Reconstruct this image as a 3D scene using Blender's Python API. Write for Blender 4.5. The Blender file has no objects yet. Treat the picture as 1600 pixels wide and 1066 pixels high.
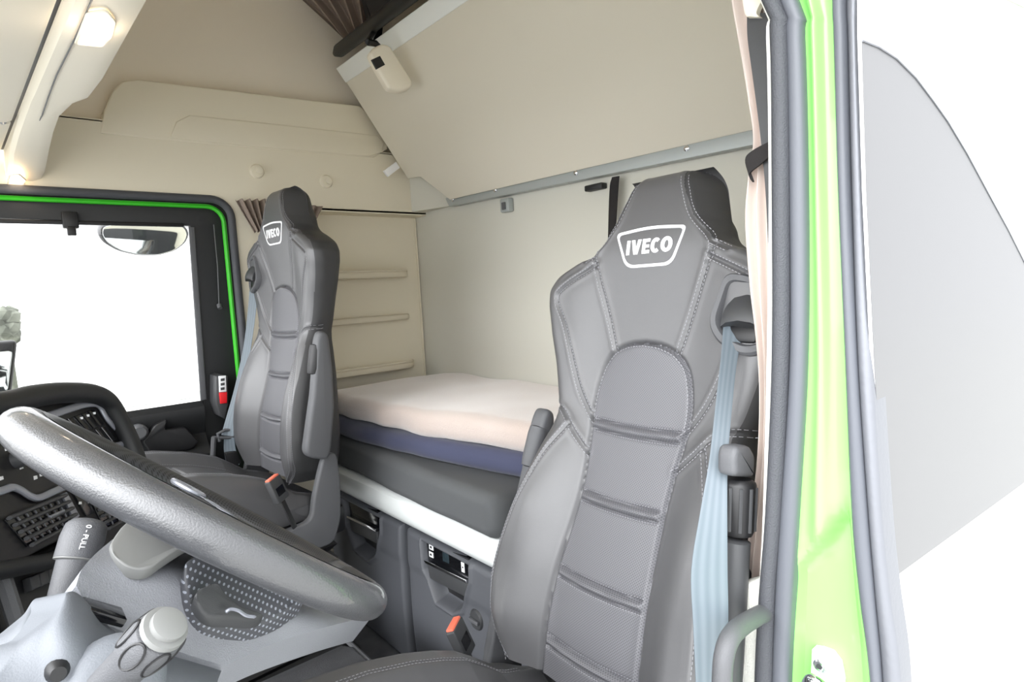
import bpy, bmesh, math, random
import numpy as np
from mathutils import Vector, Matrix, noise
random.seed(4)
S = bpy.context.scene
COL = S.collection
R = math.radians
# ------------------------------------------------------------------ camera
FPX = 935.18
EYE = Vector((0, 0, 1.25))
XC = Vector((0.75816737, 0.09856176, -0.64456794)).normalized()
YC = Vector((-0.64973903, 0.0308626, -0.75953058)).normalized()
ZC = XC.cross(YC).normalized()
YC = ZC.cross(XC)
CR = Matrix((XC, YC, ZC))          # world = CR @ cam
cam = bpy.data.objects.new('camera', bpy.data.cameras.new('camera'))
COL.objects.link(cam)
cam.matrix_world = Matrix.Translation(EYE) @ CR.to_4x4()
cam.data.sensor_width = 36.0
cam.data.lens = FPX / 1600 * 36
cam.data.clip_start = 0.02
S.camera = cam

def ray(px, py):
    return (CR @ Vector((px - 800, -(py - 533), -FPX))).normalized()
def at(px, py, ax, v):
    r = ray(px, py); i = 'XYZ'.index(ax)
    return EYE + r * ((v - EYE[i]) / r[i])
def on(px, py, o, n):
    r = ray(px, py)
    return EYE + r * ((Vector(o) - EYE).dot(n) / r.dot(n))

# ------------------------------------------------------------------ materials
def srgb(c):
    return tuple((x / 255 / 12.92 if x / 255 <= .04045 else ((x / 255 + .055) / 1.055) ** 2.4) for x in c) + (1,)
MATS = {}
def mat(name, col, rough=.5, metal=0, bump=0, bscale=200, spec=.5, sheen=0, var=0, vscale=8, emit=None, estr=0, coat=0, col2=None):
    m = bpy.data.materials.new(name); m.use_nodes = True
    nt = m.node_tree; b = nt.nodes['Principled BSDF']
    b.inputs['Base Color'].default_value = srgb(col)
    b.inputs['Roughness'].default_value = rough
    b.inputs['Metallic'].default_value = metal
    b.inputs['Specular IOR Level'].default_value = spec
    b.inputs['Sheen Weight'].default_value = sheen
    b.inputs['Coat Weight'].default_value = coat
    tc = nt.nodes.new('ShaderNodeTexCoord')
    if bump:
        n = nt.nodes.new('ShaderNodeTexNoise'); n.inputs['Scale'].default_value = bscale; n.inputs['Detail'].default_value = 3
        bp = nt.nodes.new('ShaderNodeBump'); bp.inputs['Strength'].default_value = bump; bp.inputs['Distance'].default_value = .002
        nt.links.new(tc.outputs['Object'], n.inputs['Vector'])
        nt.links.new(n.outputs['Fac'], bp.inputs['Height']); nt.links.new(bp.outputs['Normal'], b.inputs['Normal'])
    if var or col2:
        n = nt.nodes.new('ShaderNodeTexNoise'); n.inputs['Scale'].default_value = vscale; n.inputs['Detail'].default_value = 4
        nt.links.new(tc.outputs['Object'], n.inputs['Vector'])
        r = nt.nodes.new('ShaderNodeValToRGB')
        c = srgb(col); c2 = srgb(col2) if col2 else tuple(x * (1 - var) for x in c[:3]) + (1,)
        r.color_ramp.elements[0].color = c2; r.color_ramp.elements[1].color = c
        r.color_ramp.elements[0].position = .35; r.color_ramp.elements[1].position = .65
        nt.links.new(n.outputs['Fac'], r.inputs['Fac']); nt.links.new(r.outputs['Color'], b.inputs['Base Color'])
    if emit:
        b.inputs['Emission Color'].default_value = srgb(emit); b.inputs['Emission Strength'].default_value = estr
    MATS[name] = m
    return m
def dots(name, col, dcol, scale, rough=.5, axes=('Y', 'Z'), rad=.28, bump=.5):
    """leather with a regular grid of small perforations (staggered rows)"""
    m = mat(name, col, rough); nt = m.node_tree; b = nt.nodes['Principled BSDF']
    tc = [n for n in nt.nodes if n.type == 'TEX_COORD'][0]
    sp = nt.nodes.new('ShaderNodeSeparateXYZ'); nt.links.new(tc.outputs['Object'], sp.inputs[0])
    def M(op, a, bb=None):
        n = nt.nodes.new('ShaderNodeMath'); n.operation = op
        for i, v in enumerate((a, bb)):
            if v is None: continue
            if isinstance(v, (int, float)): n.inputs[i].default_value = v
            else: nt.links.new(v, n.inputs[i])
        return n.outputs[0]
    a, c = sp.outputs[axes[0]], sp.outputs[axes[1]]
    p = M('MULTIPLY', M('ADD', a, c), scale); q = M('MULTIPLY', M('SUBTRACT', a, c), scale)
    fp = M('SUBTRACT', M('FRACT', p), .5); fq = M('SUBTRACT', M('FRACT', q), .5)
    d = M('SQRT', M('ADD', M('MULTIPLY', fp, fp), M('MULTIPLY', fq, fq)))
    k = M('LESS_THAN', d, rad)
    mx = nt.nodes.new('ShaderNodeMix'); mx.data_type = 'RGBA'
    mx.inputs[6].default_value = srgb(col); mx.inputs[7].default_value = srgb(dcol)
    nt.links.new(k, mx.inputs[0]); nt.links.new(mx.outputs[2], b.inputs['Base Color'])
    return m
def stripes(name, col, col2, axis, scale, rough=.6):
    m = mat(name, col, rough); nt = m.node_tree; b = nt.nodes['Principled BSDF']
    uv = nt.nodes.new('ShaderNodeUVMap')
    w = nt.nodes.new('ShaderNodeTexWave'); w.inputs['Scale'].default_value = scale; w.bands_direction = axis
    nt.links.new(uv.outputs[0], w.inputs['Vector'])
    mx = nt.nodes.new('ShaderNodeMix'); mx.data_type = 'RGBA'
    mx.inputs[6].default_value = srgb(col); mx.inputs[7].default_value = srgb(col2)
    nt.links.new(w.outputs['Fac'], mx.inputs[0]); nt.links.new(mx.outputs[2], b.inputs['Base Color'])
    return m
def glassmat(name, col=(255, 255, 255), alpha=.12):
    m = bpy.data.materials.new(name); m.use_nodes = True; nt = m.node_tree
    for n in list(nt.nodes): nt.nodes.remove(n)
    o = nt.nodes.new('ShaderNodeOutputMaterial'); t = nt.nodes.new('ShaderNodeBsdfTransparent'); t.inputs[0].default_value = srgb(col)
    g = nt.nodes.new('ShaderNodeBsdfGlossy'); g.inputs['Roughness'].default_value = .02
    fr = nt.nodes.new('ShaderNodeFresnel'); fr.inputs[0].default_value = 1.3
    mx = nt.nodes.new('ShaderNodeMixShader')
    nt.links.new(fr.outputs[0], mx.inputs[0]); nt.links.new(t.outputs[0], mx.inputs[1]); nt.links.new(g.outputs[0], mx.inputs[2]); nt.links.new(mx.outputs[0], o.inputs[0])
    MATS[name] = m
    return m

LEATHER = mat('dark_grey_leather', (80, 80, 82), .42, bump=.12, bscale=900, spec=.9)
SIDE_DARK = mat('side_dark_tone', (58, 58, 59), .5, bump=.12, bscale=900, spec=.4)  # darker tone for the side, edge and rear faces of the backrest
PERF = dots('perforated_leather', (101, 101, 105), (66, 66, 70), 190, .5, rad=.25)
PERFC = dots('perforated_leather_light_dots', (78, 79, 84), (150, 155, 165), 110, .45, axes=('X', 'Z'), rad=.22)
STITCH = mat('grey_thread', (150, 150, 155), .7)
PRINT = mat('white_print', (245, 246, 248), .5)
PLAST = mat('dark_grey_plastic', (62, 63, 65), .45, bump=.15, bscale=1200)
PLAST2 = mat('mid_grey_plastic', (88, 89, 92), .5, bump=.3, bscale=900)
SHROUD = mat('shroud_grey_plastic', (142, 144, 150), .55, bump=.5, bscale=700)
SHROUD2 = mat('lower_shroud_plastic', (104, 108, 114), .5, bump=.2, bscale=700)
PADGREY = mat('pale_grey_plastic', (120, 121, 120), .5)
BLACK = mat('black_plastic', (24, 24, 26), .45)
DBLACK = mat('door_black_plastic', (27, 28, 30), .5, bump=.1, bscale=800)
GLOSSB = mat('black_gloss', (14, 15, 18), .12)
RUBBER = mat('black_rubber', (70, 72, 77), .6, bump=.7, bscale=500)
RUBBER2 = mat('smooth_grey_rubber', (92, 95, 102), .45, bump=.1, bscale=800)
METAL = mat('satin_aluminium', (240, 244, 243), .4, metal=.05)
ALU = mat('brushed_rail', (170, 176, 176), .45, metal=.3)
CHROME = mat('chrome', (225, 226, 230), .15, metal=1)
SILVER = mat('silver_trim', (165, 168, 178), .3, metal=.55)
BEIGE = mat('beige_trim_plastic', (226, 219, 200), .6, bump=.1, bscale=600)
BEIGE2 = mat('beige_console_plastic', (240, 233, 216), .55, bump=.05, bscale=600)
LINER = mat('grey_beige_headliner', (236, 228, 214), .9, bump=.15, bscale=900)
BUNK = mat('beige_bunk_vinyl', (222, 217, 203), .7, bump=.05, bscale=500)
REAR = mat('rear_wall_fabric', (204, 203, 193), .8, bump=.1, bscale=600)
SHELF = mat('beige_shelf_plastic', (212, 204, 184), .6)
CURT = mat('taupe_curtain', (134, 120, 110), .85, bump=.2, bscale=900)
CURTP = mat('pinkish_beige_curtain', (205, 192, 184), .85, bump=.15, bscale=900)
BLANKET = mat('fleece_blanket', (198, 184, 176), .95, bump=1.0, bscale=260, sheen=.8, col2=(196, 180, 171), vscale=5)
NAVY = mat('navy_cloth', (62, 66, 92), .85, bump=.3, bscale=700, sheen=.2)
DFAB = mat('charcoal_fabric', (86, 88, 90), .9, bump=.4, bscale=900)
CARPET = mat('charcoal_carpet', (86, 87, 91), .95, bump=.8, bscale=420, var=.25, vscale=14)
DARKCLOTH = mat('black_cloth', (34, 31, 31), .9, bump=.2, bscale=700)
WEB = stripes('belt_webbing', (110, 120, 128), (98, 109, 117), 'X', 1.1, .55)
GREEN = mat('green_paint', (142, 226, 116), .35, coat=.4)
GREEN2 = mat('green_paint_door', (60, 190, 40), .4)
WHITEP = mat('white_body_paint', (246, 247, 248), .35, coat=.3)
DECAL = mat('grey_body_decal', (105, 105, 107), .4)
LIP = mat('grey_flange', (122, 124, 130), .4, metal=.4, bump=.2, bscale=120)
ORANGE = mat('orange_release', (235, 118, 92), .4)
REDB = mat('red_button', (220, 24, 34), .35)
LABELW = mat('white_label', (235, 236, 238), .5)
FLEECE = mat('cream_fleece', (236, 236, 228), .95, bump=1, bscale=400)
LEATHW = mat('wheel_leather', (66, 67, 70), .32, bump=.35, bscale=620, spec=.9, coat=.5)
PERFW = dots('wheel_perforated', (56, 56, 58), (14, 14, 15), 220, .35, axes=('X', 'Y'), rad=.3)
LENS = mat('lamp_lens', (255, 240, 220), .3, emit=(255, 226, 190), estr=5)
GLASS = glassmat('window_glass')
MIRR = mat('mirror_face', (190, 195, 195), .05, metal=1)
GROUND = mat('pale_paving', (190, 190, 186), .9, var=.15, vscale=1)
LEAFY = mat('pale_foliage', (120, 124, 112), .9, col2=(70, 74, 64), vscale=6)

# ------------------------------------------------------------------ object helpers
IDM = Matrix.Identity(4)
def link(me, name, parent=None, m=None, smooth=True):
    o = bpy.data.objects.new(name, me); COL.objects.link(o)
    if m: me.materials.append(m)
    if smooth:
        me.polygons.foreach_set('use_smooth', [True] * len(me.polygons))
        try: me.set_sharp_from_angle(angle=R(38))
        except Exception: pass
    if parent: o.parent = parent
    return o
def setpar(o, parent):
    o.parent = parent
    w = parent.matrix_world.copy() if parent.parent is None else IDM
    if parent.type == 'EMPTY':
        o.matrix_parent_inverse = (Matrix.Translation(parent.location) @ Matrix.Rotation(parent.rotation_euler.z, 4, 'Z')).inverted()
def obj(name, bm, m, parent=None, smooth=True):
    bmesh.ops.recalc_face_normals(bm, faces=bm.faces)
    me = bpy.data.meshes.new(name); bm.to_mesh(me); bm.free()
    o = link(me, name, None, m, smooth)
    if parent: setpar(o, parent)
    return o
def tag(o, label=None, cat=None, group=None, kind=None):
    if label: o['label'] = label
    if cat: o['category'] = cat
    if group: o['group'] = group
    if kind: o['kind'] = kind
    return o
def thing(name, loc, label, cat, group=None, kind=None):
    o = bpy.data.objects.new(name, None); COL.objects.link(o); o.location = loc; o.empty_display_size = .05
    return tag(o, label, cat, group, kind)
def struct(name, bm, m, parent=None, label=None):
    o = obj(name, bm, m, parent)
    if not parent: o['kind'] = 'structure'
    if label: o['label'] = label
    return o
def NB(): return bmesh.new()
def box(bm, c, s, rot=None, bev=.0, seg=2):
    mt = Matrix.Translation(Vector(c)) @ (rot.to_4x4() if rot else IDM) @ Matrix.Diagonal((s[0], s[1], s[2], 1))
    r = bmesh.ops.create_cube(bm, size=1, matrix=mt)
    if bev:
        ed = list({e for v in r['verts'] for e in v.link_edges})
        bmesh.ops.bevel(bm, geom=ed, offset=bev, segments=seg, profile=.5, affect='EDGES')
    return bm
def bx(x0, x1, y0, y1, z0, z1, bev=.0, bm=None):
    bm = bm or NB()
    return box(bm, ((x0 + x1) / 2, (y0 + y1) / 2, (z0 + z1) / 2), (abs(x1 - x0), abs(y1 - y0), abs(z1 - z0)), None, bev)
def smooth_path(pts, n=6, closed=False):
    P = [Vector(p) for p in pts]; out = []
    N = len(P)
    rng = range(N if closed else N - 1)
    for i in rng:
        p0 = P[(i - 1) % N] if (closed or i > 0) else P[0] * 2 - P[1]
        p1 = P[i]; p2 = P[(i + 1) % N]
        p3 = P[(i + 2) % N] if (closed or i + 2 < N) else P[-1] * 2 - P[-2]
        for k in range(n):
            t = k / n
            out.append(.5 * ((2 * p1) + (p2 - p0) * t + (2 * p0 - 5 * p1 + 4 * p2 - p3) * t * t + (3 * p1 - p0 - 3 * p2 + p3) * t ** 3))
    if not closed: out.append(P[-1])
    return out
def tube(bm, pts, r, seg=12, closed=False, cap=True, up=None, flat=1.0):
    """sweep of an ellipse (r across, r*flat along up)"""
    P = [Vector(p) for p in pts]; N = len(P); rings = []
    rr = r if isinstance(r, (list, tuple)) else [r] * N
    nrm = None
    for i, p in enumerate(P):
        t = ((P[(i + 1) % N] - P[i - 1]) if closed else (P[min(i + 1, N - 1)] - P[max(i - 1, 0)])).normalized()
        if up is not None: nrm = Vector(up)
        elif nrm is None: nrm = Vector((0, 0, 1)) if abs(t.z) < .9 else Vector((1, 0, 0))
        nrm = (nrm - t * nrm.dot(t)).normalized(); b = t.cross(nrm)
        ring = []
        for k in range(seg):
            a = 2 * math.pi * k / seg
            ring.append(bm.verts.new(p + b * (math.cos(a) * rr[i]) + nrm * (math.sin(a) * rr[i] * flat)))
        rings.append(ring)
    for i in range(N if closed else N - 1):
        A, B = rings[i], rings[(i + 1) % N]
        for k in range(seg):
            bm.faces.new((A[k], A[(k + 1) % seg], B[(k + 1) % seg], B[k]))
    if cap and not closed:
        bm.faces.new(rings[0]); bm.faces.new(rings[-1][::-1])
    return bm
def lathe(bm, p0, p1, prof, seg=24):
    """prof: (t along p0->p1 , radius)"""
    p0, p1 = Vector(p0), Vector(p1)
    return tube(bm, [p0.lerp(p1, t) for t, r in prof], [max(r, .0004) for t, r in prof], seg)
def prism(bm, pts, d, bev=0):
    """closed polygon extruded by vector d"""
    d = Vector(d); A = [bm.verts.new(Vector(p)) for p in pts]; B = [bm.verts.new(Vector(p) + d) for p in pts]
    n = len(A); f0 = bm.faces.new(A); f1 = bm.faces.new(B[::-1])
    for i in range(n): bm.faces.new((A[i], B[i], B[(i + 1) % n], A[(i + 1) % n]))
    if bev:
        ed = list(set(f0.edges) | set(f1.edges))
        bmesh.ops.recalc_face_normals(bm, faces=bm.faces)
        bmesh.ops.bevel(bm, geom=ed, offset=bev, segments=3, profile=.5, affect='EDGES')
    return bm
def round_poly(pts, r, n=5):
    P = [Vector(p) for p in pts]; out = []
    for i, p in enumerate(P):
        a = (P[i - 1] - p); b = (P[(i + 1) % len(P)] - p)
        rr = r[i] if isinstance(r, (list, tuple)) else r
        ra = min(rr, a.length * .45); rb = min(rr, b.length * .45)
        if rr <= 0: out.append(p); continue
        A = p + a.normalized() * ra; B = p + b.normalized() * rb
        for k in range(n + 1):
            t = k / n
            out.append(A * (1 - t) ** 2 + p * 2 * t * (1 - t) + B * t * t)
    return out
def patch(bm, rows, thick, d, nu=8, nv=8):
    """smooth sheet through a grid of points, given thickness along d"""
    R1 = [smooth_path(r, nu) for r in rows]
    cols = [smooth_path([r[i] for r in R1], nv) for i in range(len(R1[0]))]
    d = Vector(d) * thick
    T = [[bm.verts.new(p) for p in c] for c in cols]; B = [[bm.verts.new(p + d) for p in c] for c in cols]
    n, m = len(T), len(T[0])
    for i in range(n - 1):
        for j in range(m - 1):
            bm.faces.new((T[i][j], T[i + 1][j], T[i + 1][j + 1], T[i][j + 1]))
            bm.faces.new((B[i][j], B[i][j + 1], B[i + 1][j + 1], B[i + 1][j]))
    for i in range(n - 1):
        for j in (0, m - 1): bm.faces.new((T[i][j], B[i][j], B[i + 1][j], T[i + 1][j]))
    for j in range(m - 1):
        for i in (0, n - 1): bm.faces.new((T[i][j], T[i][j + 1], B[i][j + 1], B[i][j]))
    return bm
def loft(bm, rings, cap=True):
    V = [[bm.verts.new(Vector(p)) for p in r] for r in rings]
    for A, B in zip(V, V[1:]):
        n = len(A)
        for k in range(n): bm.faces.new((A[k], A[(k + 1) % n], B[(k + 1) % n], B[k]))
    if cap: bm.faces.new(V[0][::-1]); bm.faces.new(V[-1])
    return bm
def text_mesh(name, s, size, place, m, parent, bold=.02, shear=0., depth=.0006, sx=1.0):
    """place(u, v) -> (point, normal): lays flat letters on a surface"""
    cu = bpy.data.curves.new(name, 'FONT'); cu.body = s; cu.size = size; cu.offset = bold * size; cu.shear = shear
    cu.align_x = 'CENTER'; cu.align_y = 'CENTER'; cu.resolution_u = 4
    o = bpy.data.objects.new(name, cu); COL.objects.link(o)
    dg = bpy.context.evaluated_depsgraph_get(); me = bpy.data.meshes.new_from_object(o.evaluated_get(dg))
    bpy.data.objects.remove(o)
    bm = NB(); bm.from_mesh(me)
    bmesh.ops.remove_doubles(bm, verts=bm.verts, dist=1e-6)
    ex = bmesh.ops.extrude_face_region(bm, geom=list(bm.faces))
    top = {v for v in ex['geom'] if isinstance(v, bmesh.types.BMVert)}
    for v in bm.verts:
        p, n = place(v.co.x * sx, v.co.y)
        v.co = p + n * (depth if v in top else 0)
    return obj(name, bm, m, parent, smooth=False)

# ------------------------------------------------------------------ seat surface
WT = [(0, .205), (.04, .235), (.08, .25), (.15, .26), (.25, .252), (.35, .243), (.42, .23), (.47, .218), (.5, .217), (.54, .232), (.61, .252), (.67, .272), (.73, .287), (.765, .287),
      (.795, .265), (.82, .215), (.84, .165), (.86, .14), (.90, .126), (.93, .119), (.96, .112), (.985, .103), (.997, .094)]
DT = [(0, .035), (.1, .038), (.2, .033), (.3, .012), (.4, -.005), (.5, -.02), (.6, -.02), (.7, -.01), (.8, .008), (.85, .018), (.95, .016), (.997, .008)]
BT = [(0, .035), (.08, .055), (.3, .06), (.42, .04), (.52, .018), (.65, .018), (.78, .012), (.82, 0), (1, 0)]
SV = [(.0, .2), (.643, .2), (.83, .135), (.845, .135), (.893, .09), (.947, .064), (.997, .048)]
def tab(T, v):
    return np.interp(v, [a for a, b in T], [b for a, b in T])
def sst(x): x = np.clip(x, 0, 1); return x * x * (3 - 2 * x)
# smooth tables
VV = np.linspace(0, .997, 400)
def smtab(T, k=9):
    y = tab(T, VV); yp = np.pad(y, k, mode='edge'); ker = np.hanning(2 * k + 3)[1:-1]; ker /= ker.sum()
    return np.convolve(yp, ker, 'valid')
WS, DS, BS = smtab(WT, 5), smtab(DT, 22), smtab(BT, 20)
INS = [(0, .655), (.04, .65), (.075, .634), (.098, .605), (.11, .56), (.113, .52), (.11, .48), (.103, .42), (.099, .35), (.101, .28), (.106, .2), (.11, .1), (.11, -.01)]
def mirr(pl): return [(-a, b) for a, b in pl]
INS_FULL = INS + mirr(INS)[::-1]
SEAMS = [[(.075, .64), (.103, .725), (.128, .80), (.135, .84), (.09, .893), (.066, .947), (.05, .995)],
         [(.131, .815), (.225, .765), (.235, .735), (.205, .68), (.155, .56), (.108, .49)],
         [(.235, .515), (.183, .503), (.14, .46), (.103, .425)],
         [(.16, .475), (.195, .40), (.222, .30), (.236, .2), (.238, .115), (.225, .05), (.18, .0)],
         [(.135, .84), (.165, .825)]]
RIDGES = [(.492, .472), (.35, .331), (.2, .181), (.068, .048)]
def dist_poly(U, V, pl, closed=False):
    d = np.full(U.shape, 9.)
    n = len(pl)
    for i in range(n if closed else n - 1):
        ax, ay = pl[i]; bx_, by = pl[(i + 1) % n]
        ex, ey = bx_ - ax, by - ay; L = ex * ex + ey * ey + 1e-12
        t = np.clip(((U - ax) * ex + (V - ay) * ey) / L, 0, 1)
        d = np.minimum(d, np.hypot(U - ax - t * ex, V - ay - t * ey))
    return d
def sm2(pl, n=6):
    return [(p.x, p.y) for p in smooth_path([(a, b, 0) for a, b in pl], n)]
SEAMS_S = [sm2(s) for s in SEAMS]; INS_S = sm2(INS)
INS_POLY = INS_S + mirr(INS_S)[::-1]
def ins_half(v):
    a = np.array(INS_S[::-1]); return np.where(v > .655, 0, np.interp(v, a[:, 1], a[:, 0]))
def relief(U, V, fine=True):
    W = np.interp(V, VV, WS); d = np.interp(V, VV, DS)
    b = np.interp(V, VV, BS); aU = np.abs(U)
    d = d + b * sst((aU - .085) / .11)
    # head side bevel
    s = np.interp(V, [a for a, _ in SV], [c for _, c in SV])
    k = sst((V - .82) / .03)
    d = d - k * np.maximum(0, aU - s) * .85
    h = ins_half(V)
    inside = (aU < h) & (V < .655)
    if fine:
        puff = np.where(inside, .010 * (1 - (aU / np.maximum(h, .01)) ** 2) ** .6, 0)
        d = d + puff
        di = dist_poly(aU, V, INS_S)
        d = d - .007 * np.exp(-(di / .0045) ** 2)
        for sp in SEAMS_S:
            dd = dist_poly(aU, V, sp)
            d = d - .0035 * np.exp(-(dd / .0032) ** 2) + .0012 * np.exp(-((dd - .009) / .005) ** 2)
        for v0, v1 in RIDGES:
            m = sst((h - .004 - aU) / .01)
            vm = (v0 + v1) / 2; bow = .004 * (aU / .1) ** 2
            Vb = V - bow
            d = d + m * (.006 * np.exp(-((Vb - vm) / .0065) ** 2) - .006 * np.exp(-((Vb - v0) / .0032) ** 2) - .006 * np.exp(-((Vb - v1) / .0032) ** 2))
    return d
THK = .085
def seat_point(u, v, off=0):
    e = .001
    f = lambda a, b: float(relief(np.array([a]), np.array([b]))[0])
    x = -f(u, v)
    W = float(np.interp(v, VV, WS)); r = .045
    q = min(max((abs(u) - (W - r)) / r, 0), 1); x += r * (1 - math.sqrt(1 - q * q))
    rt = .04
    if v > .997 - rt:
        s = min((v - (.997 - rt)) / rt, 1); x += rt * (1 - math.sqrt(1 - s * s)) * .8
    return Vector((x - off, u, v))
def backrest_mesh():
    rt = .04
    vs = list(np.linspace(0, .997 - rt, 330))
    vs += [.997 - rt + rt * math.sin(a) for a in np.linspace(0, math.pi / 2 * .97, 16)[1:]]
    vs = np.array(vs); NVr = len(vs)
    s = np.concatenate([np.linspace(-1, -.8, 26, endpoint=False), np.linspace(-.8, .8, 171), np.linspace(.8, 1, 27)[1:]])
    s = np.sign(s) * np.where(np.abs(s) > .8, .8 + .2 * np.sin((np.abs(s) - .8) / .2 * math.pi / 2), np.abs(s))
    U = np.interp(vs, VV, WS)[:, None] * s[None, :]; V = np.repeat(vs[:, None], len(s), 1)
    X = -relief(U, V)
    W = np.interp(V, VV, WS); r = .045
    q = np.clip((np.abs(U) - (W - r)) / r, 0, 1); X = X + r * (1 - np.sqrt(1 - q * q))
    sv = np.clip((V - (.997 - rt)) / rt, 0, 1); X = X + rt * (1 - np.sqrt(1 - sv * sv)) * .8
    nF = len(s)
    # back half
    T = THK + .012 + .026 * sst((vs - .8) / .06) * sst((.8 - vs) / .2) - rt * (1 - np.sqrt(1 - np.clip((vs - (.997 - rt)) / rt, 0, 1) ** 2)) * .9
    Wv = np.interp(vs, VV, WS)
    backs = []
    rb = .035
    X = np.minimum(X, (T - rb - .004)[:, None])
    for t in (0.25, .5, .75): backs.append(('s', t))
    for a in (0, 22, 45, 67, 90): backs.append(('a', a))
    bu, bxx = [], []
    for kind, t in backs:
        x_edge = X[:, -1]
        if kind == 's':
            bxx.append(x_edge + (T - rb - x_edge) * t); bu.append(Wv)
        else:
            bxx.append(T - rb + rb * math.sin(R(t))); bu.append(Wv - rb + rb * math.cos(R(t)))
    mid = [(T, Wv * k * (1 - rb / np.maximum(Wv, .05))) for k in (.5, 0)]
    RX = bxx + [m[0] for m in mid] + bxx[::-1] if False else None
    rxs = [*bxx, mid[0][0], mid[1][0], mid[0][0], *bxx[::-1]]
    tp_ = 1 - .28 * sst((vs - .88) / .09); bu = [b_ * (1 - (1 - tp_) * min(1, .25 * (k_ + 1))) for k_, b_ in enumerate(bu)]
    rus = [*bu, mid[0][1], mid[1][1], -mid[0][1], *[-b for b in bu[::-1]]]
    XX = np.concatenate([X, np.array(rxs).T], 1); UU = np.concatenate([U, np.array(rus).T], 1)
    n = XX.shape[1]; VVV = np.repeat(vs[:, None], n, 1)
    co = np.stack([XX, UU, VVV], -1).reshape(-1, 3)
    i, j = np.meshgrid(np.arange(NVr - 1), np.arange(n), indexing='ij')
    a = i * n + j; b = i * n + (j + 1) % n
    F = np.stack([a, a + n, b + n, b], -1).reshape(-1, 4)
    uc = UU[:-1]; vc = VVV[:-1]
    um = (uc + np.roll(uc, -1, 1)) / 2; vm = vc
    isf = np.zeros_like(um, bool); isf[:, :nF - 1] = True
    insm = (isf & (np.abs(um) < ins_half(vm)) & (vm < .655)).reshape(-1)
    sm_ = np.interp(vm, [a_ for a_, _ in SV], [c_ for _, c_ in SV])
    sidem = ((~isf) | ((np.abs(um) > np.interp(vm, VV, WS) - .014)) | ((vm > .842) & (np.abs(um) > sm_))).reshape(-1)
    return co, F, insm, NVr, n, sidem
def np_mesh(name, co, F, extra=[]):
    used = np.unique(F.reshape(-1)); mp = np.full(len(co), -1); 
    allu = used
    for e in extra: allu = np.union1d(allu, e)
    mp[allu] = np.arange(len(allu))
    me = bpy.data.meshes.new(name)
    me.from_pydata(co[allu].tolist(), [], mp[F].tolist() + [[int(mp[k]) for k in e] for e in extra]); me.update()
    return me
CO, FF, INSM, NVr, NRI, SIDEM = backrest_mesh()
ME_BACK = np_mesh('backrest', CO, FF[~INSM & ~SIDEM])
ME_SIDE = np_mesh('side_faces', CO, FF[SIDEM], [np.arange(NRI)[::-1], np.arange(NRI) + (NVr - 1) * NRI])
ME_INS = np_mesh('centre_panel', CO, FF[INSM])
def stitch_mesh(lines, pt, name='stitching', step=.0072, ln=.0042, w=.0011, offs=(.0058,)):
    bm = NB()
    for pl in lines:
        acc = 0; nxt = 0
        for (a, b) in zip(pl, pl[1:]):
            L = math.hypot(b[0] - a[0], b[1] - a[1])
            if L < 1e-6: continue
            dx, dy = (b[0] - a[0]) / L, (b[1] - a[1]) / L
            while nxt < acc + L:
                t = nxt - acc; cx, cy = a[0] + dx * t, a[1] + dy * t
                for o in offs:
                    for sg in ((1, -1) if o else (1,)):
                        x, y = cx - dy * o * sg, cy + dx * o * sg
                        p = pt(x, y); q = pt(x + dx * ln, y + dy * ln)
                        if p is None or q is None: continue
                        t_ = (q - p).normalized(); nn = NORM; b_ = t_.cross(nn).normalized() * w * .5; h = nn * .0007
                        vs = [bm.verts.new(k) for k in (p - b_, q - b_, q + b_, p + b_)]
                        vt = [bm.verts.new(k.co + h) for k in vs]
                        bm.faces.new(vt)
                        for i in range(4): bm.faces.new((vs[i], vs[(i + 1) % 4], vt[(i + 1) % 4], vt[i]))
                nxt += step
            acc += L
    bmesh.ops.recalc_face_normals(bm, faces=bm.faces)
    me = bpy.data.meshes.new(name); bm.to_mesh(me); bm.free(); return me
NORM = Vector((-1, 0, 0))
ARCH = [p for p in INS_S if p[1] > .50]
ARCHF = ARCH[::-1] + mirr(ARCH)[1:]
def outset(pl, o):
    out = []
    for i, p in enumerate(pl):
        a = pl[max(i - 1, 0)]; b = pl[min(i + 1, len(pl) - 1)]
        L = math.hypot(b[0] - a[0], b[1] - a[1]) or 1
        out.append((p[0] + (b[1] - a[1]) / L * o, p[1] - (b[0] - a[0]) / L * o))
    return out
lines2 = []
for sp in SEAMS_S:
    q = [p for p in sp if p[1] < .985]
    lines2 += [q, mirr(q)]
RL = []
for v0, v1 in RIDGES:
    for v in (v0 + .004, v1 - .004):
        h = float(ins_half(np.array([v]))) - .006
        RL.append([(-h + 2 * h * k / 20, v + .004 * ((-h + 2 * h * k / 20) / .1) ** 2) for k in range(21)])
ME_ST = stitch_mesh(lines2, lambda u, v: seat_point(u, v), offs=(.0058,))
ME_ST2 = stitch_mesh([outset(ARCHF, -.006)], lambda u, v: seat_point(u, v), offs=(0,))
ME_ST3 = [stitch_mesh([q_], lambda u, v: seat_point(u, v), 'rib_stitching', offs=(0,), w=.0008, step=.006, ln=.003) for q_ in RL]

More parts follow.
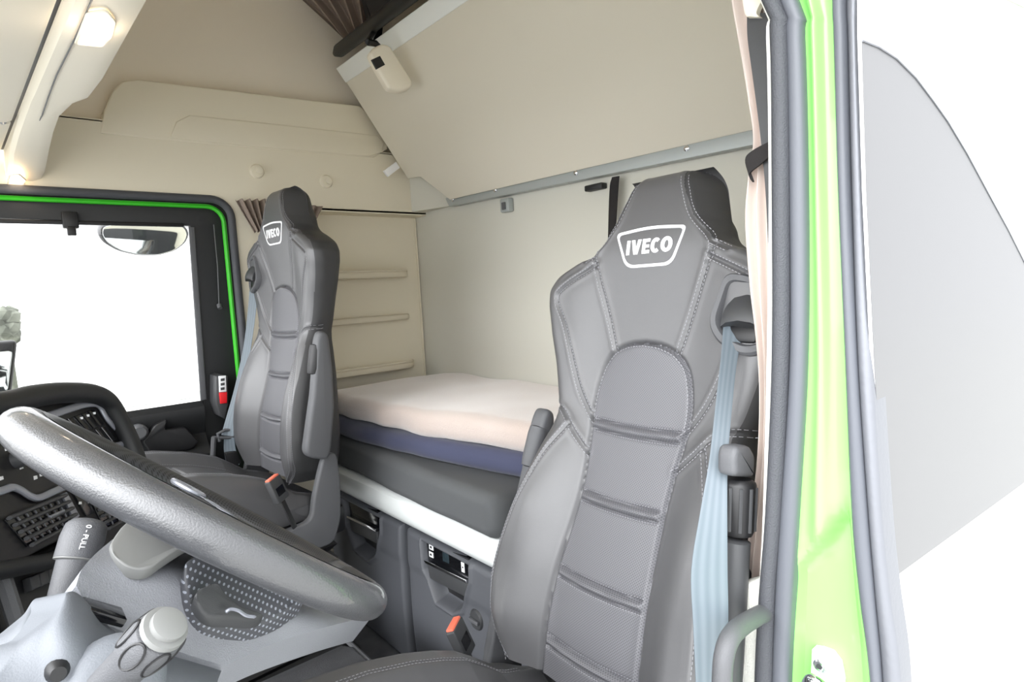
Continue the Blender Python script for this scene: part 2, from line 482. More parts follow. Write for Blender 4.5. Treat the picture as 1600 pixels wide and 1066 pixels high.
# cushion: local x from rear(0) to front(-.5)
def cush_z(x, y):
    t = np.clip(-x / .52, 0, 1)
    z = np.interp(-x, [-.03, 0, .05, .07, .11, .15, .20, .26, .35, .45, .52], [-.095, -.085, -.068, -.058, -.025, .005, .028, .050, .074, .088, .092])
    ay = np.abs(y)
    z = z + .04 * sst((ay - .13) / .07) - .04 * sst((ay - .235) / .03) ** 2
    z = z + np.where(ay < .135, .006 * (1 - (ay / .135) ** 2), 0)
    z = z - .006 * np.exp(-((ay - .135) / .006) ** 2) - .003 * np.exp(-((ay - .2) / .0035) ** 2)
    for xr in (-.14, -.165, -.33, -.355):
        z = z - np.where(ay < .132, .005 * np.exp(-((x - xr) / .0045) ** 2), 0)
    return z
def cushion_mesh():
    xs = np.linspace(.03, -.52, 190); ss = np.sin(np.linspace(-1, 1, 181) * math.pi / 2 * .8) / math.sin(math.pi / 2 * .8)
    rings = []
    V = []; nx = len(xs)
    for x in xs:
        Wd = .262 - .05 * max(0, (-x - .44) / .08) ** 2 - (.05 * max(0, (x + .04) / .07))
        ys = ss * Wd
        z = cush_z(np.full(ys.shape, x), ys)
        e = np.clip((np.abs(ys) - (Wd - .03)) / .03, 0, 1); z = z - .03 * (1 - np.sqrt(1 - np.minimum(e, .999) ** 2))
        if x < -.47: 
            k = (-x - .47) / .05; z = z - .045 * (1 - math.sqrt(max(0, 1 - k * k)))
        ring = [(x, y, zz) for y, zz in zip(ys, z)]
        ring += [(x, Wd + .002, -.06), (x, Wd - .01, -.11), (x, -Wd + .01, -.11), (x, -Wd - .002, -.06)]
        rings.append(ring)
    bm = NB(); loft(bm, rings)
    bmesh.ops.recalc_face_normals(bm, faces=bm.faces)
    me = bpy.data.meshes.new('seat_cushion'); bm.to_mesh(me); bm.free(); return me
ME_CUSH = cushion_mesh()
def cpt(x, y):
    z = float(cush_z(np.array([x]), np.array([y]))[0])
    return Vector((x, y, z + .0006))
NORM = Vector((0, 0, 1))
CL = []
for sgn in (1, -1):
    CL.append([(-.02 - .44 * k / 30, sgn * .2) for k in range(31)])
    CL.append([(-.02 - .44 * k / 30, sgn * .142) for k in range(31)])
ME_CST = [stitch_mesh([q_], cpt, 'cushion_stitching', offs=(.004,)) for q_ in CL]
NORM = Vector((-1, 0, 0))
FLOOR = -.08

def strip(bm, Lp, Rp, thick=.0012, nsub=5):
    """webbing from left-edge and right-edge points with UVs across"""
    L = smooth_path(Lp, nsub); Rr = smooth_path(Rp, nsub)
    uvl = bm.loops.layers.uv.verify(); A = []; B = []
    K = 8
    for i, (a, b) in enumerate(zip(L, Rr)):
        t = (L[min(i + 1, len(L) - 1)] - L[max(i - 1, 0)]).normalized(); n = t.cross(b - a).normalized() * thick
        A.append([bm.verts.new(a.lerp(b, k / K)) for k in range(K + 1)]); B.append([bm.verts.new(a.lerp(b, k / K) + n) for k in range(K + 1)])
    def f(vs, us):
        fc = bm.faces.new(vs)
        for l, uv in zip(fc.loops, us): l[uvl].uv = uv
    for i in range(len(A) - 1):
        for G in (A, B):
            for k in range(K):
                f((G[i][k], G[i][k + 1], G[i + 1][k + 1], G[i + 1][k]), ((k / K, i * .1), ((k + 1) / K, i * .1), ((k + 1) / K, (i + 1) * .1), (k / K, (i + 1) * .1)))
        for k in (0, K):
            f((A[i][k], A[i + 1][k], B[i + 1][k], B[i][k]), ((k / K, 0),) * 4)
    for i in (0, -1): bm.faces.new([*A[i], *B[i][::-1]])
    return bm

def ivec_polys():
    def sh(pl, x0, w, lean=.10): return [(x0 + x * w + lean * (y - .5), y) for x, y in pl]
    def arcp(a0, a1, r0x, r0y, r1x, r1y, n=12):
        o_ = [(.5 + r0x * math.cos(R(a0 + (a1 - a0) * k / n)), .5 + r0y * math.sin(R(a0 + (a1 - a0) * k / n))) for k in range(n + 1)]
        i_ = [(.5 + r1x * math.cos(R(a0 + (a1 - a0) * k / n)), .5 + r1y * math.sin(R(a0 + (a1 - a0) * k / n))) for k in range(n + 1)]
        return o_ + i_[::-1]
    out = [sh([(0, 0), (1, 0), (1, 1), (0, 1)], .0, .34)]
    out.append(sh([(0, 1), (.34, 1), (.50, .36), (.66, 1), (1, 1), (.70, 0), (.30, 0)], .52, 1.08))
    out.append(sh([(0, 0), (1, 0), (1, .22), (.42, .22), (.42, .40), (.92, .40), (.92, .60), (.42, .60), (.42, .78), (1, .78), (1, 1), (0, 1)], 1.76, .80))
    out.append(sh(arcp(48, 312, .55, .51, .18, .27), 2.72, .98))
    out.append(sh(arcp(0, 180, .53, .51, .19, .27), 3.76, 1.14)); out.append(sh(arcp(180, 360, .53, .51, .19, .27), 3.76, 1.14))
    return out
def make_seat(loc, zb, deg, side, label, yaw=0):
    """side = +1: door side at +Y (passenger), -1: door side at -Y (driver)"""
    root = thing('truck_seat', (loc[0], loc[1], FLOOR), label, 'seat', 'leather cab seats')
    root.rotation_euler.z = R(yaw)
    dz = zb - FLOOR
    rot = Matrix.Translation((0, 0, dz)) @ Matrix.Rotation(R(deg), 4, 'Y')
    def local(me, name, m, par, basis=None):
        o = link(me, name, par, None)
        if not me.materials: me.materials.append(m)
        if basis: o.matrix_basis = basis
        return o
    back = local(ME_BACK, 'backrest', LEATHER, root, rot)
    local(ME_INS, 'centre_panel', PERF, back)
    local(ME_SIDE, 'side_faces', SIDE_DARK, back)['label'] = 'side and rear faces, darker than the front'
    local(ME_ST, 'seam_stitching', STITCH, back); local(ME_ST2, 'arch_stitching', STITCH, back)
    for q_ in ME_ST3: local(q_, 'rib_stitching', STITCH, back)
    def lo(name, bm, m, par, basis=None):
        bmesh.ops.recalc_face_normals(bm, faces=bm.faces)
        me = bpy.data.meshes.new(name); bm.to_mesh(me); bm.free()
        return local(me, name, m, par, basis)
    # badge on the headrest
    bp = [(.082, .872), (.02, .879), (-.04, .877), (-.074, .868), (-.058, .828), (-.047, .810), (-.03, .804), (.03, .802), (.05, .806), (.062, .826)]
    bp = [(u + .0, v) for u, v in bp]
    cen = (0, .84)
    outer = [(p.x, p.y) for p in round_poly([(a, b, 0) for a, b in [(.083, .874), (.0, .882), (-.083, .874), (-.055, .802), (.055, .802)]], [.012, .05, .012, .02, .02], 6)]
    bm = NB(); N = len(outer)
    V1 = []
    for u, v in outer:
        L = math.hypot(u - cen[0], v - cen[1]); w = .0052
        # inset along local normal approximated by scaling
        ui, vi = cen[0] + (u - cen[0]) * (1 - w / .07), cen[1] + (v - cen[1]) * (1 - w / .036)
        V1.append([bm.verts.new(seat_point(u, v, .0004)), bm.verts.new(seat_point(u, v, .0016)), bm.verts.new(seat_point(ui, vi, .0016)), bm.verts.new(seat_point(ui, vi, .0004))])
    for i in range(N):
        A, B = V1[i], V1[(i + 1) % N]
        for k in range(4): bm.faces.new((A[k], A[(k + 1) % 4], B[(k + 1) % 4], B[k]))
    o = lo('badge_outline', bm, PRINT, back); o['label'] = 'white printed badge outline'
    bm = NB()
    for pl in ivec_polys():
        n_ = len(pl)
        top_ = [bm.verts.new(seat_point(-(x - 2.45) * .0218, .842 + (y - .5) * .0285, .0018)) for x, y in pl]
        low_ = [bm.verts.new(seat_point(-(x - 2.45) * .0218, .842 + (y - .5) * .0285, .0003)) for x, y in pl]
        bm.faces.new(top_)
        for k in range(n_): bm.faces.new((top_[k], low_[k], low_[(k + 1) % n_], top_[(k + 1) % n_]))
    o = lo('badge_lettering', bm, PRINT, back); o['label'] = 'white capital lettering'
    # belt outlet housing on the door-side shoulder
    sd = side
    def sp(u, v, off=0): return seat_point(sd * u, v, off)
    hp = [(.168, .782), (.222, .772), (.272, .72), (.262, .655), (.222, .634), (.170, .656), (.146, .69)]
    hp3 = round_poly([(0, a, b) for a, b in hp], .02, 4); hp = [(p.y, p.z) for p in hp3]
    cx, cy = .208, .712
    rings = []
    for sc, off in ((1, -.03), (1, .004), (.94, .009), (.8, .008), (.75, .002), (.72, -.018)):
        rings.append([(-.010 - off + .22 * max(0, u - .2), sd * (cx + (u - cx) * sc), cy + (v - cy) * sc) for u, v in hp])
    bm = NB(); loft(bm, rings, cap=True); lo('belt_outlet', bm, PLAST2, back)['label'] = 'grey plastic belt outlet housing'
    bm = NB()   # curved hood in the outlet
    rr = []
    for a in np.linspace(0, 1, 9):
        xx = .010 - .034 * math.sin(a * math.pi * .55) ; zz = .752 - .062 * a
        rr.append([(xx + k_x, sd * (cx + .002 + k_y), zz + k_z) for k_x, k_y, k_z in ((.0, -.034, -.006), (-.006, -.022, 0), (-.008, 0, .003), (-.006, .022, 0), (.0, .034, -.006), (.03, .034, -.006), (.03, -.034, -.006))])
    loft(bm, rr); lo('belt_hood', bm, PLAST, back)
    bm = NB(); box(bm, (.0, sd * cx, .675), (.02, .05, .03), bev=.006); lo('belt_slot', bm, BLACK, back)
    # rear shell
    bm = NB()
    rg = []
    for v in np.linspace(.02, .80, 14):
        w = float(np.interp(v, VV, WS)) - .03; x0 = THK - .004; x1 = THK + .022
        rg.append([(x0, -w, v), (x0, w, v), (x1, w - .03, v), (x1, -w + .03, v)])
    loft(bm, rg); lo('rear_shell', bm, PLAST, back)
    cush = local(ME_CUSH, 'seat_cushion', LEATHER, root, Matrix.Translation((0, 0, dz)))
    for q_ in ME_CST: local(q_, 'cushion_stitching', STITCH, cush)
    # base: side shields, pan, suspension, plinth
    for s_ in (1, -1):
        y = s_ * .272
        pts = [(.055, .10), (.06, 0), (.05, -.13), (.02, -.2), (-.2, -.2), (-.47, -.15), (-.48, -.11), (-.2, -.115), (-.05, -.1), (-.04, -.04), (-.01, .05), (.01, .1)]
        bm = NB(); prism(bm, round_poly([(a, y - .0 * s_, b + dz) for a, b in pts], .03, 4), (0, .028 * s_, 0), .008)
        lo('side_shield', bm, PLAST2, root)
    bm = NB(); bx(-.42, .10, -.24, .24, dz - .2, dz - .105, .015, bm); lo('seat_pan', bm, BLACK, root)
    bm = NB(); rg = []
    n = 9; z1 = dz - .2; z0 = .10
    for i in range(n * 2 + 1):
        k = .02 * (i % 2); z = z1 + (z0 - z1) * i / (2 * n)
        rg.append([(-.36 + k, -.2 + k, z), (.08 - k, -.2 + k, z), (.08 - k, .2 - k, z), (-.36 + k, .2 - k, z)])
    loft(bm, rg); lo('suspension_bellows', bm, BLACK, root)
    bm = NB(); bx(-.42, .12, -.24, .24, 0, .10, .012, bm); lo('base_plinth', bm, BLACK, root)
    bm = NB(); tube(bm, [(-.47, s * .05, dz - .22) for s in (-3, -1, 1, 3)], .012); tube(bm, [(-.47, .15, dz - .22), (-.4, .15, dz - .17)], .008); lo('adjuster_bar', bm, BLACK, root)
    return root, back

def add_buckle(root, p, d, w=.032):
    """stalk buckle standing at p (world) pointing d"""
    p = Vector(p); d = Vector(d).normalized()
    yv = Vector((.55, -.83, 0)); yv = (yv - d * yv.dot(d)).normalized(); xv = yv.cross(d)
    rot = Matrix((xv, yv, d)).transposed()
    bm = NB(); box(bm, p, (w * 1.15, .022, .075), rot, .004, 3)
    o = obj('belt_buckle', bm, PLAST, root)
    bm = NB(); box(bm, p + d * .038, (w * .98, .017, .008), rot, .002); b = obj('release_button', bm, ORANGE, o); b['label'] = 'orange release button'
    bm = NB(); box(bm, p - d * .085, (.018, .006, .10), rot, .002); obj('buckle_stalk', bm, BLACK, root)
    bm = NB(); box(bm, p - yv * .0 + yv * .0113 - d * .005, (w * .7, .001, .026), rot); obj('buckle_mark', bm, GLOSSB, o)
    return o

# ------------------------------------------------------------------ driver seat
drv, drvb = make_seat((.765, .715), .50, 15, -1, 'near dark grey leather seat with a belt down its right side, largest in view')
B1 = Vector((.765, .715, .50))
def armrest(root, pts_local, x_off, y, th, knob, lab=None):
    pass
# near armrest (folded up beside the door pillar)
def fold_arm(root, base, ang, off, y, sgn, big=False):
    """base world point of the backrest foot, ang recline; armrest folded up along the backrest"""
    s, c = math.sin(R(ang)), math.cos(R(ang))
    up = Vector((s, 0, c)); fw = Vector((c, 0, -s))
    def W(a, b, yy): return Vector(base) + fw * (a + off) + up * b + Vector((0, yy - base[1], 0))
    bm = NB()
    pts = [(.10, .49), (.072, .50), (.060, .47), (.055, .40), (.045, .30), (.028, .20), (.015, .12), (.03, .10), (.085, .085), (.10, .11), (.115, .25), (.112, .38)]
    prism(bm, round_poly([W(a, b, y) for a, b in pts], .02, 4), (0, sgn * .045, 0), .012)
    o = obj('armrest', bm, PLAST2, root)
    bm = NB(); lathe(bm, W(.058, .36, y + sgn * .02), W(.07, .455, y + sgn * .02), [(0, .012), (.03, .021), (.2, .023), (.8, .023), (.97, .021), (1, .012)], 12)
    k = obj('adjuster_knob', bm, PLAST2 if big else BLACK, o)
    return o
o = fold_arm(drv, (.765, .715, .50), 15, -.03, .985, 1, True)
# outer armrest, seen end on: cap, ribbed knob and dark tube
y = .435
bm = NB(); rg = []
for px_, py_, r_ in ((0, 0, .020), (0, .012, .030), (0, .045, .033), (0, .06, .031)):
    pass
cap = [at(1149, 714, 'Y', y), at(1153, 698, 'Y', y), at(1174, 697, 'Y', y), at(1182, 712, 'Y', y), at(1180, 747, 'Y', y), at(1149, 746, 'Y', y)]
bm = NB(); prism(bm, round_poly(cap, .008, 4), (0, .030, 0), .008); arm = obj('armrest', bm, PLAST2, drv)
a0 = at(1155, 748, 'Y', y + .015); a1 = at(1152, 836, 'Y', y + .015)
bm = NB(); lathe(bm, a0, a1, [(0, .018), (.05, .0235), (.1, .025), (.9, .0245), (.97, .022), (1, .017)], 10); obj('adjuster_knob', bm, BLACK, arm)
bm = NB()
for k in range(10):
    an = 2 * math.pi * k / 10 + .3; ax = (a1 - a0).normalized(); e1 = Vector((0, 1, 0)); e2 = ax.cross(e1).normalized(); dd = e1 * math.cos(an) + e2 * math.sin(an)
    tube(bm, [a0.lerp(a1, .12) + dd * .0245, a0.lerp(a1, .88) + dd * .024], .0026, 6)
obj('knob_ribs', bm, PLAST, arm)
a2 = at(1150, 842, 'Y', y + .015); a3 = at(1128, 1180, 'Y', y + .015)
bm = NB(); lathe(bm, a2, a3, [(0, .016), (.01, .021), (.5, .022), (1, .022)], 20); obj('armrest_tube', bm, PLAST, arm)
# driver belt
Lp = [(1131, 497), (1126, 560), (1117, 640), (1108, 720), (1094, 800), (1080, 890), (1083, 980), (1088, 1090)]
Rp = [(1166, 500), (1152, 560), (1143, 640), (1137, 720), (1136, 800), (1136, 890), (1137, 980), (1130, 1090)]
LY = [.545, .52, .50, .485, .47, .455, .445, .44]; RY = [.515, .505, .485, .465, .445, .43, .42, .42]
bm = NB(); strip(bm, [at(a, b, 'Y', q) for (a, b), q in zip(Lp, LY)], [at(a, b, 'Y', q) for (a, b), q in zip(Rp, RY)])
obj('seat_belt', bm, WEB, drv)['label'] = 'blue grey belt webbing'
bk = add_buckle(drv, at(720, 1000, 'Y', 1.02), Vector((-.30, .22, 1)), .046)

# ------------------------------------------------------------------ passenger seat
pas, pasb = make_seat((.72, 2.15), .648, 3.5, 1, 'far dark grey leather seat beside the window, seen partly from its side', 4)
fold_arm(pas, (.70, 2.15, .655), 3.5, -.045, 1.862, -1)
Lp = [(391, 440), (388, 480), (381, 540), (367, 605), (353, 655), (346, 680)]
Rp = [(403, 442), (401, 480), (393, 540), (383, 605), (369, 655), (365, 682)]
bm = NB(); strip(bm, [at(a, b, 'Y', 2.415) for a, b in Lp], [at(a, b, 'Y', 2.385) for a, b in Rp]); obj('seat_belt', bm, WEB, pas)['label'] = 'blue grey belt webbing'
bm = NB(); tube(bm, [at(a, b, 'Y', 2.40) for a, b in ((343, 690), (340, 678), (352, 672), (366, 672), (370, 678), (362, 684), (344, 684), (332, 684))], .006, 8); tube(bm, [at(334, 683, 'Y', 2.4), at(331, 735, 'Y', 2.4)], .009, 8); obj('belt_guide', bm, PLAST2, pas)
bm = NB(); strip(bm, [at(350, 684, 'Y', 2.41), at(350, 705, 'Y', 2.41), at(354, 728, 'Y', 2.4)], [at(366, 684, 'Y', 2.39), at(369, 705, 'Y', 2.39), at(374, 726, 'Y', 2.38)]); obj('lower_belt', bm, WEB, pas)
bm = NB(); prism(bm, round_poly([at(a, b, 'Y', 2.38) for a, b in ((352, 708), (370, 705), (378, 722), (370, 733), (357, 731))], .006), (0, .02, 0), .003); obj('belt_tongue', bm, BLACK, pas)
add_buckle(pas, at(433, 765, 'Y', 1.815), Vector((-.30, .1, 1)), .046)

# ------------------------------------------------------------------ room shell
def strx(name, *a, m=BEIGE, **k): return struct(name, bx(*a), m)
struct('floor', bx(-.45, 1.66, .30, 2.62, FLOOR - .04, FLOOR), CARPET)
struct('ceiling', bx(-.45, 1.66, .30, 2.62, 2.56, 2.60), LINER)
struct('wall_rear', bx(1.62, 1.66, .36, 2.62, FLOOR, 2.56), REAR)
struct('wall_left', bx(-.45, 1.62, .30, .34, 1.86, 2.56), BEIGE)
# sleeper side of the near wall, behind the pillar
struct('wall_left_rear', bx(.90, 1.62, .30, .34, FLOOR, 1.86), BEIGE)
# passenger wall with a round-cornered door opening
arc = [(.655 + .08 * math.cos(a), 1.585 + .08 * math.sin(a)) for a in np.linspace(0, math.pi / 2, 9)]
poly = [(-.45, 1.905), (1.62, 1.905), (1.62, 1.63), (1.0, 1.63), (1.0, FLOOR), (.735, FLOOR)] + arc + [(-.45, 1.665)]
bm = NB(); prism(bm, [(a, 2.5, b) for a, b in poly], (0, .03, 0)); struct('wall_right', bm, BEIGE)
bm = NB(); bx(.42, 1.62, 2.585, 2.62, 1.9, 2.56, 0, bm); bx(-.45, .42, 2.585, 2.62, 1.9, 2.56, 0, bm); struct('wall_right_upper', bm, LINER)
bm = NB(); bx(1.0, 1.62, 2.60, 2.62, FLOOR, 1.63, 0, bm); bx(1.0, 1.02, 2.5, 2.6, FLOOR, 1.63, 0, bm); bx(1.0, 1.62, 2.5, 2.6, 1.625, 1.64, .002, bm); struct('wall_right_niche', bm, BEIGE)
# cornice where upper wall steps back
bm = NB(); bx(-.45, 1.62, 2.5, 2.585, 1.895, 1.903, .002, bm); struct('trim_1', bm, BEIGE)
# raised pocket on the upper wall
PY = 2.496
pk = [(157, 208), (163, 172), (176, 142), (192, 127), (216, 124), (300, 134), (400, 146), (500, 158), (562, 165), (602, 200), (606, 232), (585, 246), (400, 232), (250, 218)]
pkt = thing('wall_pocket', at(380, 180, 'Y', 2.55), 'long beige moulded pocket high on the far wall above the coat buttons', 'wall pocket')
bm = NB(); prism(bm, [at(a, b, 'Y', PY) for a, b in pk], (0, .085, 0), .006); obj('pocket_body', bm, BEIGE, pkt)
fl = [(266, 214), (276, 190), (296, 180), (400, 191), (520, 204), (590, 212), (600, 224), (597, 238), (577, 244), (400, 229), (300, 219)]
bm = NB(); prism(bm, [at(a, b, 'Y', PY - .007) for a, b in fl], (0, .007, 0), .003); obj('pocket_flap', bm, BEIGE, pkt)
# coat buttons
for (a, b), lb in (((401, 268), 'round beige coat button left of the other, above the far seat headrest'), ((509, 284), 'round beige coat button right of the other, nearer the rear wall')):
    c = at(a, b, 'Y', 2.5); t = thing('coat_button', c, lb, 'coat hook', 'coat buttons')
    bm = NB(); lathe(bm, c + Vector((0, .005, 0)), c - Vector((0, .012, 0)), [(0, .028), (.6, .028), (.9, .024), (1, .014)], 24); obj('button_base', bm, BEIGE, t)
    bm = NB(); lathe(bm, c - Vector((-.002, .010, 0)), c - Vector((-.002, .03, 0)), [(0, .009), (.5, .009), (.7, .014), (.95, .013), (1, .006)], 18); obj('button_peg', bm, BEIGE, t)
# niche shelves
for z, lb, lip in ((1.36, 'beige shelf in the far corner niche, topmost of the three', 1), (1.155, 'beige shelf in the far corner niche, plain middle one', 0), (.92, 'beige shelf in the far corner niche just above the blanket', 1)):
    t = thing('corner_shelf', (1.27, 2.55, z), lb, 'shelf', 'niche shelves')
    yf = 2.515 if lip else 2.545
    out = round_poly([(1.03, 2.598, z), (1.03, yf, z), (1.505, yf, z), (1.545, 2.598, z)], [0, .02, .06, 0], 8)
    bm = NB(); prism(bm, [Vector((p.x, p.y, z - .028)) for p in out], (0, 0, .028), .007); obj('shelf_board', bm, SHELF, t)
    if lip:
        bm = NB(); tube(bm, [Vector((p.x, p.y + (.006 if p.y < 2.59 else 0), z + .004)) for p in out[1:-1]], .006, 8); obj('shelf_lip', bm, SHELF, t)
# rear corner seam
bm = NB(); tube(bm, [(1.612, 2.594, .8), (1.612, 2.594, 1.62)], .004, 6); struct('trim_2', bm, BEIGE)
# curved filler between locker corner and rear wall
bm = NB(); prism(bm, [(1.54, 2.5, 1.64), (1.615, 2.5, 1.64), (1.615, 2.2, 1.64), (1.60, 2.3, 1.64)], (0, 0, .26), .0); struct('trim_3', bm, REAR)

# ------------------------------------------------------------------ passenger door
door = thing('door_1', (.2, 2.55, .4), None, None, None, 'structure')
def rpath(x0, x1, z0, z1, r, yy):
    """up the rear side, round the top corner, forward along the top"""
    return [Vector((x1, yy, z)) for z in np.linspace(z0, z1 - r, 6)] + [Vector((x1 - r + r * math.cos(a), yy, z1 - r + r * math.sin(a))) for a in np.linspace(0, math.pi / 2, 9)][1:] + [Vector((x, yy, z1)) for x in np.linspace(x1 - r, x0, 8)[1:]]
bm = NB(); tube(bm, rpath(-.45, .722, FLOOR, 1.652, .07, 2.497), .015, 10, up=(0, 1, 0)); tag(obj('door_seal', bm, RUBBER), 'dark rubber seal around the far door opening, next to the green edge', 'door seal')
bm = NB(); tube(bm, rpath(-.45, .700, .5, 1.628, .06, 2.525), .0085, 8, up=(0, 1, 0)); obj('door_flange', bm, GREEN2, door)['label'] = 'green painted flange'
fr = [(-.45, 1.575), (.585, 1.555), (.565, .88), (.555, .3), (.73, .3)] + [(.735 - .05 + .05 * math.cos(a), 1.62 + .05 * math.sin(a)) for a in np.linspace(0, math.pi / 2, 7)] + [(-.45, 1.67)]
bm = NB(); prism(bm, [(a, 2.54, b) for a, b in fr], (0, .035, 0), .003); obj('window_frame', bm, DBLACK, door)
bm = NB(); prism(bm, [(a, 2.528, b) for a, b in ((.575, 1.55), (.596, 1.55), (.578, .885), (.556, .885))], (0, .012, 0), .004); obj('window_highlight', bm, PLAST2, door)  # vertical highlight along the window post, put in as a grey strip
bm = NB(); bx(-.45, .56, 2.528, 2.54, 1.548, 1.562, .003, bm); obj('window_header', bm, BLACK, door)
bm = NB(); tube(bm, [(.664, 2.53, 1.56), (.662, 2.525, 1.4), (.655, 2.53, 1.245)], .0022, 6); tube(bm, [(.655, 2.53, 1.25), (.655, 2.52, 1.235)], .009, 10); obj('blind_cord', bm, PLAST2, door)
bm = NB(); bx(.19, .235, 2.515, 2.545, 1.535, 1.59, .004, bm); bx(.2, .225, 2.51, 2.53, 1.51, 1.54, .003, bm); obj('blind_clip', bm, BLACK, door)
bm = NB()
prof = [(2.60, .875), (2.53, .885), (2.505, .865), (2.50, .83), (2.52, .79), (2.53, .76), (2.49, .72), (2.46, .69), (2.46, .6), (2.50, .5), (2.51, .2), (2.51, 0), (2.60, 0)]
prism(bm, [(-.45, a, b) for a, b in prof], (1.01, 0, 0)); obj('door_panel', bm, DBLACK, door)
bm = NB(); prism(bm, [(-.45, 2.62, .915), (-.45, 2.60, .915), (-.45, 2.575, .895), (-.45, 2.62, .885)], (1.02, 0, 0)); obj('window_sill', bm, METAL, door)
bm = NB(); prism(bm, round_poly([at(a, b, 'Y', 2.475) for a, b in ((222, 690), (243, 664), (262, 655), (258, 672), (290, 668), (312, 690), (300, 703), (262, 708), (235, 708))], .01), (0, .03, 0), .006); obj('door_pull', bm, BLACK, door)
c = at(218, 676, 'Y', 2.47); bm = NB(); lathe(bm, c + Vector((0, .03, 0)), c - Vector((0, .012, 0)), [(0, .028), (.8, .028), (1, .02)], 20); obj('door_knob', bm, PLAST2, door)
win = struct('window_1', bx(-.45, .58, 2.556, 2.560, .88, 1.57), GLASS)
# emergency tool by the door pillar
c = at(347, 617, 'Y', 2.45)
t = thing('emergency_cutter', c, 'black holder with white label and red button on the far door pillar', 'safety tool')
def yb(pts, y_, d, m, nm, par, bev=.002):
    bm = NB(); prism(bm, [at(a, b, 'Y', y_) for a, b in pts], (0, d, 0), bev); return obj(nm, bm, m, par)
yb(((337, 588), (345, 585), (356, 588), (357, 632), (352, 655), (343, 650), (337, 630)), 2.45, .09, PLAST, 'holder', t, .005)
yb(((342, 588), (353, 587), (354, 612), (343, 613)), 2.444, .007, LABELW, 'label_plate', t, .001)
for k in range(3): yb(((345, 592 + 7 * k), (351, 591 + 7 * k), (351, 595 + 7 * k), (345, 596 + 7 * k)), 2.4425, .002, PLAST, 'label_mark', t, .0002)
yb(((343, 614), (355, 613), (355, 630), (345, 631)), 2.44, .012, REDB, 'button', t, .002)

# outside mirrors by the far window
t = thing('kerb_mirror', at(225, 372, 'Y', 2.95), 'shallow domed mirror hanging outside the top of the far window', 'mirror')
mp = [at(a, b, 'Y', 2.93) for a, b in ((155, 352), (153, 366), (162, 380), (185, 393), (215, 400), (250, 400), (275, 393), (292, 380), (298, 365), (290, 352), (225, 345))]
bm = NB(); prism(bm, round_poly(mp, .02, 3), (0, .10, .02), .02); obj('mirror_housing', bm, GLOSSB, t)
bm = NB(); prism(bm, [p.lerp(sum(mp, Vector()) / len(mp), .08) - Vector((0, .004, 0)) for p in round_poly(mp, .02, 3)], (0, .006, 0), .002); obj('mirror_glass', bm, MIRR, t)
bm = NB(); tube(bm, smooth_path([Vector((.5, 2.99, 1.56)), Vector((.5, 2.97, 1.72)), Vector((.48, 2.75, 1.8)), Vector((.48, 2.62, 1.8))]), .014, 10); obj('mirror_arm', bm, BLACK, t)
t = thing('side_mirror', at(8, 545, 'Y', 2.95), 'dark edged exterior mirror at the left edge of the far window', 'mirror')
bm = NB(); prism(bm, round_poly([at(a, b, 'Y', 2.95) for a, b in ((-160, 548), (27, 532), (24, 560), (17, 620), (-160, 640))], .02), (0, .12, 0), .012); obj('mirror_housing', bm, DBLACK, t)
bm = NB(); prism(bm, round_poly([at(a, b, 'Y', 2.944) for a, b in ((-150, 562), (20, 548), (12, 612), (-150, 628))], .015), (0, .008, 0), .002); obj('mirror_glass', bm, MIRR, t)
bm = NB(); tube(bm, [(-.06, 3.0, 1.1), (-.2, 2.9, 1.05), (-.4, 2.65, 1.0)], .02, 10); obj('mirror_arm', bm, BLACK, t)
bm = NB()
rr_ = random.Random(3)
for i in range(160):
    p = at(-20 + rr_.random() * 42, 490 + rr_.random() * 38, 'Y', 6.0 + rr_.random()); bmesh.ops.create_icosphere(bm, subdivisions=1, radius=.03 + .05 * rr_.random(), matrix=Matrix.Translation(p))
tag(obj('distant_bush', bm, LEAFY), 'pale leafy treetop outside at the left edge of the far window', 'tree')
bm = NB(); lathe(bm, at(5, 528, 'Y', 6.4), Vector((at(5, 528, 'Y', 6.4).x, 6.4, -1.4)), [(0, .05), (1, .09)], 10); obj('trunk', bm, LEAFY, bpy.data.objects['distant_bush'])

# ------------------------------------------------------------------ curtains
def pleats(name, top0, top1, bot0, bot1, n, amp, m, lab, par=None, mid=None, rows=14, nm='curtain'):
    bm = NB(); K = n * 8; G = []
    for r in range(rows + 1):
        t = r / rows
        a = Vector(top0).lerp(Vector(bot0), t); b = Vector(top1).lerp(Vector(bot1), t)
        if mid: k = math.sin(math.pi * t); a = a + Vector(mid) * k; b = b + Vector(mid) * k
        d = (b - a); nn = d.cross(Vector(bot0) - Vector(top0)).normalized()
        G.append([a + d * (i / K) + nn * amp * math.sin(i / K * n * 2 * math.pi + .3 * math.sin(3 * t)) for i in range(K + 1)])
    d2 = (Vector(top1) - Vector(top0)).cross(Vector(bot0) - Vector(top0)).normalized() * .003
    A = [[bm.verts.new(p) for p in g] for g in G]; B = [[bm.verts.new(p + d2) for p in g] for g in G]
    for i in range(rows):
        for j in range(K):
            bm.faces.new((A[i][j], A[i][j + 1], A[i + 1][j + 1], A[i + 1][j])); bm.faces.new((B[i][j], B[i + 1][j], B[i + 1][j + 1], B[i][j + 1]))
        for j in (0, K): bm.faces.new((A[i][j], A[i + 1][j], B[i + 1][j], B[i][j]))
    for i in (0, rows):
        for j in range(K): bm.faces.new((A[i][j], B[i][j], B[i][j + 1], A[i][j + 1]))
    o = obj(name, bm, m, par)
    if not par: tag(o, lab, 'curtain', 'bunched cab curtains')
    return o
pleats('curtain', at(368, 312, 'Y', 2.47), at(415, 312, 'Y', 2.47), at(398, 362, 'Y', 2.44), at(418, 362, 'Y', 2.44), 4, .012, CURT, 'taupe pleated curtain bunch left of the far headrest')
